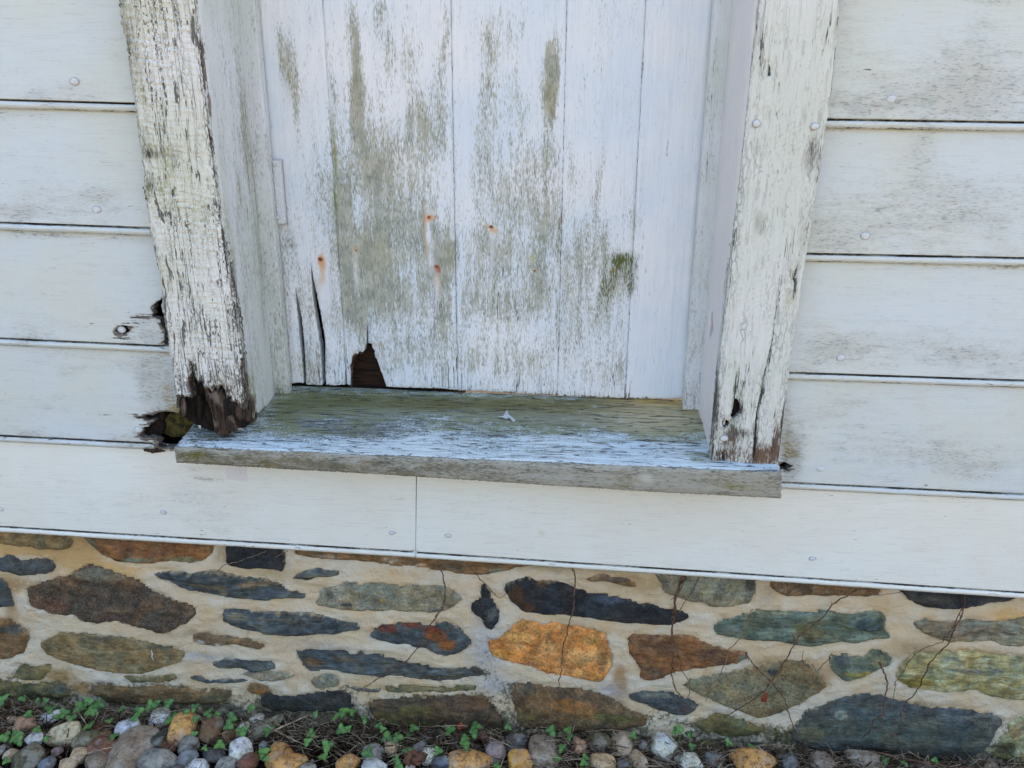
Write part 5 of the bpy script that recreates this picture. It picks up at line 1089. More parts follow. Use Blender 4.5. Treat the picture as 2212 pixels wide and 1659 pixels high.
# ================================================================== PEBBLES
def creg(r, x, y):
    return ({'A': 0, 'B': 748.8, 'C': 1463.0}[r]+.3385*x, 1440+.3385*y)
CR_ = {'cream': (.60, .53, .36), 'white': (.74, .72, .66), 'bwhite': (.62, .66, .70), 'gwhite': (.66, .68, .60), 'orange': (.56, .31, .11), 'borange': (.68, .36, .08), 'tan': (.42, .32, .21), 'pink': (.44, .27, .18),
       'brown': (.16, .10, .055), 'red': (.20, .095, .06), 'olive': (.14, .13, .075), 'dolive': (.085, .09, .06), 'grey': (.24, .25, .24), 'dgrey': (.085, .09, .10), 'bgrey': (.17, .20, .24), 'green': (.05, .06, .045),
       'pgrey': (.27, .225, .18), 'slate': (.06, .08, .11), 'rustcream': (.52, .40, .24), 'purple': (.22, .16, .16), 'mossy': (.11, .11, .045)}
PB = [ # region, x, y, w, h, tilt, colour, vein, blockiness, lump, label
 ('A', 155, 368, 130, 90, 0, 'pink', .2, 2.2, .12, 'pinkish orange pebble among seedlings near the left edge'),
 ('A', 322, 322, 185, 66, -26, 'white', .2, 2.1, .10, 'long pale pebble tapering to a point, under the leaves'),
 ('A', 82, 330, 60, 36, 0, 'pink', .1, 2.2, .1, 'tiny peach pebble at the foot of the wall on the left'),
 ('A', 425, 428, 215, 122, -16, 'cream', .15, 2.2, .06, 'cream yellow egg-shaped pebble'),
 ('A', 218, 462, 95, 80, 0, 'bwhite', .1, 2.2, .08, 'small bluish white pebble left of the cream egg-shaped one'),
 ('A', 550, 468, 152, 118, -20, 'olive', .15, 2.3, .06, 'greenish tan oval pebble beside the cream egg-shaped one'),
 ('A', 662, 445, 92, 80, 0, 'brown', .1, 2.2, .1, 'small brown pebble behind the reddish brown one'),
 ('A', 648, 525, 155, 130, 10, 'red', .1, 2.4, .08, 'reddish brown pebble crossed by a straw'),
 ('A', 178, 590, 175, 180, 0, 'dolive', .05, 2.3, .05, 'large dull olive pebble in the bottom left corner'),
 ('A', 295, 622, 78, 84, 10, 'bgrey', .1, 2.3, .1, 'small blue-grey pebble right of the large dull olive one'),
 ('A', 432, 622, 105, 66, 0, 'tan', .15, 2.2, .1, 'flat tan grey pebble at the bottom edge'),
 ('A', 500, 570, 108, 92, 0, 'tan', .5, 2.2, .14, 'mottled tan pebble with white patches'),
 ('A', 612, 600, 135, 125, 0, 'pgrey', .5, 2.3, .14, 'mottled grey pebble below the reddish brown one'),
 ('A', 832, 392, 150, 112, -12, 'bwhite', .3, 2.4, .14, 'rough bluish white quartz pebble behind the largest pebble'),
 ('A', 852, 535, 272, 250, 8, 'pgrey', .5, 2.5, .07, 'largest pebble of the bed, pinkish grey-brown and furrowed'),
 ('A', 1015, 342, 138, 130, 0, 'white', .8, 2.3, .14, 'white quartz pebble with brown veins close to the wall'),
 ('A', 1015, 472, 112, 122, 0, 'green', .05, 2.4, .08, 'dark green-black pebble beside the largest pebble'),
 ('A', 1160, 398, 178, 190, -10, 'orange', .15, 2.3, .05, 'smooth amber pebble next to the brown oval one'),
 ('A', 1345, 402, 150, 165, -12, 'brown', .2, 2.3, .06, 'brown oval pebble, right of the amber one'),
 ('A', 1198, 498, 128, 110, 0, 'grey', .5, 2.2, .16, 'mottled grey and white pebble under the amber one'),
 ('A', 1200, 590, 122, 112, 0, 'bgrey', .4, 2.2, .14, 'bluish grey knobbly pebble under the mottled one'),
 ('A', 1010, 602, 240, 130, -3, 'grey', .25, 2.6, .05, 'smooth pale grey flat pebble with a cream edge'),
 ('A', 1260, 632, 138, 84, -8, 'bwhite', .9, 2.2, .1, 'white pebble laced with blue-grey veins'),
 ('A', 1360, 562, 135, 82, 0, 'dgrey', .2, 2.2, .1, 'dark blue-grey pebble in shadow by the white round one'),
 ('A', 1450, 614, 135, 92, 0, 'grey', .6, 2.2, .22, 'rough grey-white pebble with a dry frond on it'),
 ('A', 1530, 538, 155, 152, -30, 'white', .1, 2.2, .06, 'creamy white rounded pebble, the brightest on its side'),
 ('A', 1580, 612, 104, 116, 30, 'red', .1, 2.3, .08, 'red-brown pebble below the creamy white rounded one'),
 ('A', 1545, 402, 74, 120, 18, 'gwhite', .3, 2.2, .08, 'narrow greenish white pebble standing on end'),
 ('A', 1635, 335, 98, 76, -6, 'white', .3, 2.2, .06, 'small round white pebble at the foot of the wall'),
 ('A', 1690, 388, 240, 105, -38, 'olive', .15, 2.3, .1, 'long tilted greenish brown pebble'),
 ('A', 1460, 447, 84, 84, 0, 'brown', .2, 2.4, .16, 'small knobbly brown pebble between the seedlings'),
 ('A', 1797, 532, 150, 84, 8, 'orange', .2, 2.4, .08, 'amber brown pebble lying on a bigger amber one'),
 ('A', 1815, 612, 262, 132, -4, 'orange', .25, 2.5, .08, 'big amber brown pebble at the bottom edge'),
 ('A', 1680, 502, 54, 54, 0, 'bgrey', .1, 2.2, .08, 'tiny blue-grey pebble beside seedlings'),
 ('A', 1962, 640, 105, 56, 0, 'grey', .3, 2.2, .1, 'flat grey pebble between two amber ones'),
 ('A', 8, 532, 46, 84, 0, 'grey', .1, 2.2, .06, 'grey pebble cut by the left edge'),
 ('A', 68, 562, 66, 76, 0, 'tan', .2, 2.2, .1, 'tan pebble behind the large dull olive one'),
 ('A', 362, 542, 66, 52, 0, 'purple', .1, 2.2, .1, 'small purplish pebble behind the mottled grey one'),
 ('A', 700, 640, 125, 46, 0, 'olive', .1, 2.3, .1, 'flat olive pebble beside the largest one'),
 ('B', 12, 610, 140, 116, 0, 'orange', .3, 2.5, .1, 'tan-orange block-shaped pebble beside the blue-white one'),
 ('B', 178, 624, 150, 74, 0, 'bwhite', .5, 2.9, .08, 'blocky blue-white pebble with a rusty edge'),
 ('B', 165, 550, 148, 112, 12, 'grey', .3, 2.2, .1, 'pale grey pebble behind the blocky blue-white one'),
 ('B', 288, 512, 84, 112, 0, 'tan', .3, 2.2, .12, 'pale tan upright pebble behind a stem'),
 ('B', 522, 562, 88, 184, 10, 'gwhite', .3, 2.3, .06, 'tall slim white pebble standing on end beside a dead leaf'),
 ('B', 602, 612, 135, 76, -10, 'bgrey', .2, 2.3, .1, 'blue-grey pebble at the foot of the tall slim white one'),
 ('B', 790, 604, 292, 140, -4, 'orange', .5, 2.8, .09, 'big craggy orange-brown pebble with cracks'),
 ('B', 945, 550, 132, 144, 0, 'purple', .1, 2.3, .06, 'grey-brown rounded pebble behind the orange ones'),
 ('B', 1105, 600, 150, 155, -15, 'borange', .25, 2.3, .09, 'brightest orange pebble, humped in outline'),
 ('B', 1085, 490, 150, 140, 0, 'dgrey', .4, 2.3, .12, 'dark speckled blue-grey pebble behind the brightest orange one'),
 ('B', 1262, 542, 190, 192, 5, 'pgrey', .8, 2.9, .12, 'big blocky grey-tan quartz pebble with pitted face'),
 ('B', 1480, 502, 104, 100, 0, 'pink', .3, 2.2, .14, 'small pinkish brown pebble among straw'),
 ('B', 1602, 482, 172, 122, 14, 'olive', .1, 2.3, .06, 'smooth olive brown pebble against the wall'),
 ('B', 1755, 497, 130, 152, -8, 'tan', .3, 2.3, .06, 'pinkish tan oval pebble standing upright'),
 ('B', 1860, 597, 92, 124, -38, 'tan', .6, 2.4, .08, 'tan pebble with rusty veins leaning right'),
 ('B', 1768, 617, 94, 72, 0, 'dgrey', .1, 2.3, .06, 'dark grey pebble beside the cream and orange quartz'),
 ('B', 1628, 620, 176, 112, 4, 'rustcream', .6, 2.8, .08, 'cream quartz pebble stained orange'),
 ('B', 2020, 497, 172, 176, 10, 'gwhite', .4, 2.7, .07, 'large greenish white angular quartz pebble'),
 ('B', 1890, 502, 74, 64, 0, 'grey', .2, 2.2, .12, 'small grey pebble between the oval and the angular white one'),
 ('B', 2112, 572, 64, 92, 0, 'olive', .1, 2.2, .1, 'small olive pebble right of the angular white quartz'),
 ('C', 84, 614, 152, 112, 0, 'gwhite', .4, 3.0, .05, 'pale cube-like pebble of white quartz with a crease'),
 ('B', 405, 637, 64, 34, 0, 'white', .1, 2.2, .05, 'tiny white pebble at the bottom edge'),
 ('B', 470, 512, 94, 74, 0, 'dgrey', .5, 2.2, .16, 'grey speckled pebble under dry stems'),
 ('B', 1190, 420, 42, 36, 0, 'brown', .1, 2.3, .1, 'tiny brown pebble touching the wall'),
 ('C', 482, 612, 268, 140, 4, 'orange', .9, 2.6, .08, 'large orange and grey speckled pebble'),
 ('C', 705, 606, 118, 116, 0, 'slate', .1, 2.2, .04, 'dark blue slate pebble with a pointed top'),
 ('C', 925, 602, 150, 116, 0, 'pgrey', .7, 2.4, .16, 'craggy tan and white pebble in the straw'),
 ('C', 1190, 592, 212, 112, 8, 'pgrey', .8, 2.3, .16, 'craggy white and brown quartz pebble under the slate footing'),
 ('C', 1560, 634, 156, 56, 0, 'purple', .1, 2.3, .05, 'smooth brown pebble mostly below the bottom edge'),
 ('C', 196, 490, 132, 54, 0, 'mossy', .1, 2.4, .08, 'mossy green pebble tucked against the footing'),
 ('C', 230, 585, 130, 90, 0, 'dgrey', .1, 2.3, .1, 'dark damp pebble right of the cube-like white one'),
 ('C', 1990, 636, 110, 60, 0, 'brown', .2, 2.3, .1, 'brown pebble under the yellow-brown footing rock'),
 ('C', 380, 500, 80, 46, 0, 'dolive', .1, 2.3, .1, 'small dark olive pebble below the mossy footing'),
]
def ico(sub_):
    bm = bmesh.new(); bmesh.ops.create_icosphere(bm, subdivisions=sub_, radius=1.0)
    v = np.array([q.co[:] for q in bm.verts]); f = [[w_.index for w_ in q.verts] for q in bm.faces]; bm.free(); return v, f
ICO4, FI4 = ico(4); ICO2, FI2 = ico(3)
def pebble_verts(V0, a, b, c, tilt, p, lump, seed):
    d = V0; q = (np.abs(d)**p).sum(1)**(-1/p)
    r = q*(1+lump*1.3*fbm(d[:, 0]*1.1, d[:, 1]*1.1, d[:, 2]*1.1+seed, seed, 2)+lump*.55*fbm(d[:, 0]*3, d[:, 1]*3, d[:, 2]*3, seed+5, 3))
    # a few flattened facets
    P_ = d*r[:, None]
    rg = np.random.default_rng(seed)
    for _ in range(7):
        n = rg.normal(size=3); n /= np.linalg.norm(n); k = P_@n; lim = .70+.16*rg.random()
        ex = np.clip(k-lim, 0, None); P_ = P_-np.outer(ex*.88, n)
    P_ = P_*np.array([a, b, c])
    t = math.radians(tilt); ct, st = math.cos(t), math.sin(t)
    # tilt in the plane facing the wall (x,z) shared with lying direction (x,y)
    x = P_[:, 0]*ct+P_[:, 2]*st; z = -P_[:, 0]*st+P_[:, 2]*ct
    return np.stack([x, P_[:, 1], z], 1)
PEB = []
def wcol(c, seed, P_, sc=30):
    n = fbm(P_[:, 0]*sc, P_[:, 1]*sc, P_[:, 2]*sc, seed, 3)[:, None]; c = np.array(c)[None]*np.array([1.45, 1.34, 1.16])
    n2 = fbm(P_[:, 0]*sc*2, P_[:, 1]*sc*2, P_[:, 2]*sc*2, seed+3, 3)[:, None]
    o = c*(1+.45*n)+np.array([(.05, .02, -.02)])*n2
    a = np.ones((len(P_), 4)); a[:, :3] = np.clip(o, .01, .9); return a
for i, (r, x, y, w_, h_p, tilt, cn, vein, bl, lump, lab) in enumerate(PB):
    px, py = creg(r, x, y)
    gx, gy = onZ(px, py, .02)
    for _ in range(3):
        gx, gy = onZ(px, py, gz(gx)+.012)
    dist = math.hypot(CAMY-gy, CAMZ)*1.0
    d = math.sqrt((CAMY-gy)**2+(CAMZ-gz(gx))**2+gx*gx*.9)
    s_ = .3385*d/1640*1.04
    a = w_*s_/2*.90; hh_ = h_p*s_/2*.90      # apparent half sizes
    c = min(hh_, a)*.86; c = min(c, .024)
    # apparent height of an ellipsoid seen 44 degrees from above
    b = math.sqrt(max((hh_**2-(c*.72)**2), (c*.5)**2)/.48)
    b = min(b, a*1.7)
    P_ = pebble_verts(ICO4, a, b, c, tilt*.45, bl, lump, 400+i)
    if abs(tilt) > 5:
        t = math.radians(-tilt*.9); ct, st = math.cos(t), math.sin(t)
        P_ = np.stack([P_[:, 0]*ct-P_[:, 1]*st, P_[:, 0]*st+P_[:, 1]*ct, P_[:, 2]], 1)
    zc = gz(gx)+.011
    me_at = {'C': wcol(CR_[cn], 50+i, P_), 'K': np.tile([vein, 0, 0, 1], (len(P_), 1))}
    yc = min(gy, .005-0*b)
    o = link('pebble', P_+np.array([gx, yc, zc]), FI4, MAT['pebble'], None, me_at, loc=(gx, yc, zc))
    tag(o, lab, 'pebble', 'pebbles lying at the foot of the wall')
    PEB.append((px, py, a, b, gx, yc, lab))

# loose small gravel between and beyond them
gv, gf, gc, gk = [], [], [], []
cols = list(CR_.values()); rg = np.random.default_rng(5)
pa = np.array([(q[4], q[5], max(q[2], q[3])) for q in PEB])
base = 0
def add_gr(x, y, s, z=None, V0=ICO2, F0=FI2):
    global base
    sd_ = int(rg.integers(1e6)); e = rg.uniform(.7, 1.35, 3)
    P_ = pebble_verts(V0, s*e[0], s*e[1], s*.75*e[2], rg.uniform(-25, 25), 2.3, .12, sd_)
    t = rg.uniform(0, 6.28); ct, st = math.cos(t), math.sin(t)
    P_ = np.stack([P_[:, 0]*ct-P_[:, 1]*st, P_[:, 0]*st+P_[:, 1]*ct, P_[:, 2]], 1)
    c = np.array(cols[int(rg.integers(len(cols)))])*rg.uniform(.3, .8)
    gc.append(wcol(c, sd_ % 999, P_)); gk.append(np.tile([rg.choice([0, .3, .8]), 0, 0, 1], (len(P_), 1)))
    gv.append(P_+np.array([x, y, (gz(x)+s*.25 if z is None else z)])); gf.extend([[k+base for k in q] for q in F0]); base += len(P_)
IC1, FI1 = ico(2)
for _ in range(220):       # chips between the pebbles in view
    x, y = rg.uniform(-1.25, 1.1), rg.uniform(-.20, .005); s = rg.uniform(.0025, .008)
    if ((pa[:, 0]-x)**2+(pa[:, 1]-y)**2 < (pa[:, 2]*.8)**2).any(): continue
    add_gr(x, y, s, gz(x)-.010+s*.3, IC1, FI1)
got = []
vis = lambda x, y: (y > -.135-.03*x) and XL-.08 < x < XR_+.10
k = 0
while k < 1300:            # bed of pebbles that goes on outside the picture
    k += 1
    x, y = rg.uniform(-1.7, 1.5), rg.uniform(-.62, .0); s = rg.uniform(.013, .027)
    if XL-.02 < x < XR_+.05 and y > -.12: continue
    if ((pa[:, 0]-x)**2+(pa[:, 1]-y)**2 < (pa[:, 2]*.9+s*.7)**2).any(): continue
    if got and ((np.array(got)[:, 0]-x)**2+(np.array(got)[:, 1]-y)**2 < (np.array(got)[:, 2]*.9+s*.9)**2).any(): continue
    got.append((x, y, s)); add_gr(x, y, s, gz(x)+.012)
o = link('gravel', np.vstack(gv), gf, MAT['pebble'], None, {'C': np.vstack(gc), 'K': np.vstack(gk)})
tag(o, 'small gravel and pebbles filling the bed round the bigger pebbles', 'gravel', kind='stuff')

# ================================================================== SEEDLINGS
def leaflet(L, W, fold, seed):
    """toothed oval leaflet lying along +x"""
    rg_ = np.random.default_rng(seed); n = 9; V_, F_, cc = [], [], []
    for i in range(n+1):
        t = i/n; wd = W*(math.sin(math.pi*min(t*1.02, 1)**.75))**.7 if 0 < t < 1 else .02*W
        tooth = 1+(.17 if i % 2 else -.12)
        droop = -.25*L*t*t*.6+.04*L*math.sin(t*9)
        for k, sgn in enumerate((-1, -.5, 0, .5, 1)):
            yy = sgn*wd*(tooth if abs(sgn) == 1 else 1)
            V_.append((t*L+(.03*L if abs(sgn) == 1 and i % 2 else 0), yy, droop+abs(yy)*fold+.03*L*rg_.normal()*.4-(abs(sgn) == 1)*.03*L))
            cc.append([1.0 if sgn == 0 else (.35 if abs(sgn) == .5 and i % 2 else 0), 0, 0, 1])
    for i in range(n):
        for k in range(4):
            F_.append([i*5+k, i*5+k+1, (i+1)*5+k+1, (i+1)*5+k])
    return np.array(V_), F_, np.array(cc)
SPR = {'A': [(20, 215), (145, 205), (240, 215), (290, 225), (325, 272), (180, 305), (365, 322), (410, 295), (450, 332), (565, 228), (582, 285), (632, 240), (510, 262), (780, 270), (885, 287), (965, 247), (1008, 233), (1075, 235), (862, 327), (1117, 305), (1182, 292), (1245, 262), (1250, 335), (1335, 300), (1382, 305), (1240, 432), (1085, 345), (700, 347), (570, 377), (1478, 328), (1462, 376), (1602, 265), (1305, 520), (1545, 415), (1680, 550), (1700, 590), (2015, 300), (2150, 318), (2195, 290), (1985, 432), (1712, 410), (2090, 500), (2065, 580), (2180, 400), (300, 460), (240, 402), (30, 450), (120, 472), (725, 452), (40, 602), (1402, 500), (1960, 480), (100, 440)],
       'B': [(38, 290), (10, 395), (115, 335), (258, 450), (325, 450), (425, 395), (400, 442), (665, 408), (822, 385), (812, 425), (755, 458), (755, 500), (1030, 383), (1307, 410), (1415, 405), (1425, 452), (1375, 520), (1345, 588), (1520, 580), (1832, 440), (1515, 620), (2095, 408), (2188, 432), (390, 550), (315, 592), (140, 550), (585, 538), (335, 632), (960, 632), (230, 400), (210, 382)],
       'C': [(10, 400), (78, 428), (325, 488), (478, 520), (95, 512), (1645, 600), (1325, 592), (1450, 615)]}
LM = []
used_lab = {}
def nearest_label(px, py):
    import re
    best = sorted(PEB, key=lambda q: (q[0]-px)**2+((q[1]-py)*1.2)**2)
    return best
leafN = 0
for r in 'ABC':
    for (x, y) in SPR[r]:
        px, py = creg(r, x, y); leafN += 1
        rg_ = np.random.default_rng(9000+leafN)
        hgt = rg_.uniform(.020, .038) if r != 'C' else rg_.uniform(.018, .026)
        gx, gy = onZ(px, py, .03)
        for _ in range(3): gx, gy = onZ(px, py, gz(gx)+hgt)
        if gy > -.014: # against the wall: raise it along the sight line
            for hh2 in np.arange(hgt, .11, .004):
                gx, gy = onZ(px, py, gz(gx)+hh2); hgt = hh2
                if gy < -.016: break
        z = gz(gx)+hgt
        bx, by = gx+rg_.uniform(-.012, .012), min(gy+rg_.uniform(.002, .016), -.004)
        b0 = Vector((bx, by, gz(bx)-.008))
        sz = rg_.uniform(.0068, .0132)*(1.12 if r == 'A' and x < 700 else 1)
        if (r, x, y) in [('C', 1325, 592), ('C', 1450, 615), ('A', 240, 215), ('A', 290, 225), ('A', 145, 205)]: sz *= .7
        # name of the place: nearest pebble and the side it lies on
        e = empty('strawberry_seedling', tuple(b0), '', 'seedling', 'wild strawberry seedlings sprouting along the wall')
        e['_p'] = [px, py]; e['_sz'] = sz
        LM.append(e)
        top = Vector((gx, gy, z)); mid_ = (b0+top)/2+Vector((rg_.uniform(-.004, .004), 0, .003))
        v, f = tube([b0, mid_, top], [.0009, .0007, .0006], 4)
        link('stem', v, f, MAT['petiole'], e)
        tilt = Matrix.Rotation(rg_.uniform(.15, .75), 3, 'X') @ Matrix.Rotation(rg_.uniform(-.4, .4), 3, 'Y')
        a0 = rg_.uniform(0, 6.28)
        nl = 3
        for k in range(nl):
            Lv, Lf, Lc = leaflet(sz*(1.0 if k else 1.12), sz*rg_.uniform(.40, .50), rg_.uniform(.15, .55), 17*leafN+k)
            M_ = tilt @ Matrix.Rotation(a0+k*2*math.pi/3+rg_.uniform(-.2, .2), 3, 'Z') @ Matrix.Rotation(-rg_.uniform(-.15, .5), 3, 'Y')
            Wv = Lv @ np.array(M_).T+np.array(top)
            link('leaflet', Wv, Lf, MAT['leaf'], e, {'C': Lc})
# each label says where that plant grows
def place_label(e, lst):
    px, py = e['_p']; sz = e['_sz']
    for q in lst[:6]:
        dx, dy = px-q[0], py-q[1]
        if abs(dx) > abs(dy)*1.3: rel_ = 'just right of' if dx > 0 else 'just left of'
        else: rel_ = 'in front of' if dy > 0 else 'behind'
        if abs(dx) < q[2]*900 and abs(dy) < 12: rel_ = 'leaning over'
        short = q[6].split(',')[0]
        short = ' '.join(short.split()[:9])
        for pre in ('three-leaved green seedling', 'small bright green three-leaved seedling', 'toothed green strawberry seedling'):
            lab = '%s %s the %s' % (pre, rel_, short)
            if lab not in used_lab and len(lab.split()) <= 16:
                used_lab[lab] = 1; return lab
    return None
for e in LM:
    lst = nearest_label(*e['_p'])
    e['label'] = place_label(e, lst) or 'green strawberry seedling by the wall'
    del e['_p']; del e['_sz']

# ================================================================== DRY VINES ON THE FOUNDATION
def wallpts(r, P_, y=.004):
    out = []
    for i, p in enumerate(P_):
        x, z = onY(*reg(r, p), y+.002*math.sin(i*2.1)); out.append(Vector((x, y+.002*math.sin(i*2.1), z)))
    return out
def fine(pts, step=.006, wob=.0009, seed=0):
    out = []
    for a, b in zip(pts[:-1], pts[1:]):
        n = max(1, int((b-a).length/step))
        for k in range(n): out.append(a.lerp(b, k/n))
    out.append(pts[-1]); rg_ = np.random.default_rng(seed)
    return [p+Vector(rg_.normal(size=3)*wob*np.array([1, .5, .6])) for p in out]
def vine(lab, main, twigs=(), r0=.0016, r1=.0010, mat='vine', seed=1, cat='vine', name='dry_vine'):
    rr, P_ = main; pts = fine(wallpts(rr, P_), seed=seed)
    e = empty(name, tuple(pts[0]), lab, cat, 'dry vine stems clinging to the foundation')
    n = len(pts); rad = [(r0+(r1-r0)*i/n)*(1+(.45 if i % 6 == 0 else 0)) for i in range(n)]
    v, f = tube(pts, rad, 5); link('stem', v, f, MAT[mat], e)
    for k, (rr, P_, ra) in enumerate(twigs):
        q = fine(wallpts(rr, P_, .003), seed=seed*7+k, wob=.0007); n = len(q)
        v, f = tube(q, [ra*(1-.4*i/n)*(1+(.4 if i % 5 == 0 else 0)) for i in range(n)], 4); link('twig', v, f, MAT[mat], e)
    return e
vine('thin twig crossing the smooth black slate block', ('A', [(1350, 440), (1390, 395), (1430, 365), (1500, 355), (1580, 325), (1640, 305), (1700, 280)]), [('B', [(225, 318), (260, 300), (310, 280)], .0006)], .0008, .0005, 'vine_pale', 3)
vine('brown vine dropping from the lowest board past the pale grey stone to the long slate', ('B', [(1250, 345), (1265, 390), (1293, 440), (1300, 500), (1305, 580), (1290, 640), (1240, 710), (1190, 770), (1160, 810), (1145, 880), (1100, 930), (1050, 980), (950, 1030), (880, 1090), (800, 1140), (750, 1170)]),
     [('B', [(1145, 882), (1220, 840), (1290, 800), (1355, 768)], .0009), ('B', [(1240, 700), (1262, 660), (1280, 640)], .0006)], .0012, .0008, 'vine', 5)
vine('fine vine looping beside the dark upright sliver', ('B', [(1440, 355), (1490, 420), (1530, 460), (1580, 510), (1630, 570), (1660, 583), (1690, 555)]), [], .0009, .0006, 'vine', 7)
vine('knotted vine hanging across the blue-black and the bright orange stones', ('C', [(590, 395), (607, 455), (598, 540), (596, 640), (580, 700), (565, 740), (545, 830), (525, 900), (522, 960), (515, 1040), (500, 1100), (495, 1165)]), [('C', [(525, 900), (520, 920), (530, 990)], .0007)], .0013, .0008, 'vine', 9)
vine('thick tangled vine bundle over the grey stone and the reddish brown one', ('C', [(1300, 440), (1270, 500), (1240, 580), (1240, 660), (1215, 780), (1215, 860), (1220, 950), (1215, 1060), (1240, 1160), (1280, 1215)]),
     [('C', [(1390, 450), (1350, 540), (1290, 620), (1250, 680), (1235, 700)], .0009), ('C', [(1280, 445), (1250, 540), (1235, 640), (1215, 720)], .0011), ('C', [(1310, 450), (1255, 560), (1245, 600)], .0009), ('C', [(1225, 840), (1260, 930), (1280, 1040), (1330, 1110), (1330, 1180), (1315, 1225)], .0009), ('C', [(1240, 540), (1262, 560), (1290, 550)], .0005), ('C', [(1235, 570), (1215, 590)], .0005)], .0022, .0010, 'vine', 11)
vine('slender pale vine running down past the right of the reddish brown stone', ('C', [(1725, 650), (1690, 740), (1650, 840), (1585, 900), (1560, 980), (1520, 1080), (1465, 1140), (1450, 1190), (1435, 1240)]), [], .0009, .0006, 'vine_pale', 13)
vine('long brown vine climbing across the grey-green split stone to the lowest board', ('D', [(740, 525), (690, 560), (620, 590), (560, 640), (520, 700), (440, 760), (370, 820), (330, 880), (290, 960), (250, 1020), (200, 1090), (165, 1150), (100, 1210), (0, 1275), (-110, 1340)]),
     [('D', [(330, 870), (340, 840), (322, 805)], .0007), ('D', [(560, 640), (575, 620), (565, 600)], .0005), ('D', [(255, 1010), (240, 985), (220, 970)], .0005), ('D', [(740, 525), (800, 530), (870, 560), (950, 555), (1010, 543)], .0008), ('D', [(520, 510), (600, 530), (660, 545), (700, 520)], .0006)], .0011, .0009, 'vine', 15)
e_ = vine('vine from the slate-spotted diamond stone down to the footing', ('D', [(28, 925), (60, 975), (110, 1040), (180, 1100), (230, 1160), (270, 1210), (290, 1270), (305, 1330), (330, 1400), (350, 1450), (385, 1510), (430, 1540), (480, 1560)]), [('D', [(28, 925), (40, 960), (50, 980)], .0007), ('D', [(165, 1150), (200, 1100), (180, 1070)], .0006)], .0011, .0009, 'vine', 17)
vine('double vine hanging over the brown-grey stone onto the yellow-green block', ('D', [(1425, 565), (1410, 640), (1395, 700), (1350, 780), (1330, 850), (1290, 900), (1240, 940), (1200, 990), (1160, 1080), (1110, 1180), (1040, 1250), (1015, 1330), (1018, 1440), (950, 1455)]),
     [('D', [(1410, 645), (1370, 700), (1350, 770), (1290, 820), (1280, 860), (1190, 885), (1110, 930), (1050, 1000), (1020, 1060), (980, 1110), (975, 1180), (960, 1240)], .0010), ('D', [(1410, 600), (1385, 690), (1400, 700)], .0006)], .0012, .0009, 'vine', 19)
vine('forked vine rooted on the huge slate footing', ('D', [(875, 990), (905, 1050), (930, 1120), (910, 1200), (900, 1320), (840, 1360), (815, 1430), (770, 1470)]), [('D', [(900, 1310), (885, 1380), (880, 1420)], .0008), ('D', [(905, 1130), (925, 1110)], .0006), ('D', [(900, 1320), (925, 1330)], .0005)], .0015, .0009, 'vine', 21)
vine('thin broken twig left of the green-grey stone', ('D', [(575, 935), (555, 970), (520, 1000), (490, 1040)]), [('D', [(400, 1000), (385, 960), (395, 915)], .0006)], .0009, .0005, 'vine', 23)
# red leaf scrap caught on the vine
x, z = onY(*reg('D', (148, 1205)), -.001)
v = [(x-.005, -.001, z-.012), (x+.004, -.004, z-.011), (x+.006, -.002, z-.002), (x+.002, .001, z+.012), (x-.003, -.003, z+.004), (x-.007, -.001, z-.004)]
f = [[0, 1, 2, 4, 5], [4, 2, 3]]
o = link('leaf_scrap', v, f, MAT['redleaf'], loc=(x, 0, z)); tag(o, 'shrivelled red leaf scrap caught on the vine across the diamond-shaped stone', 'leaf')
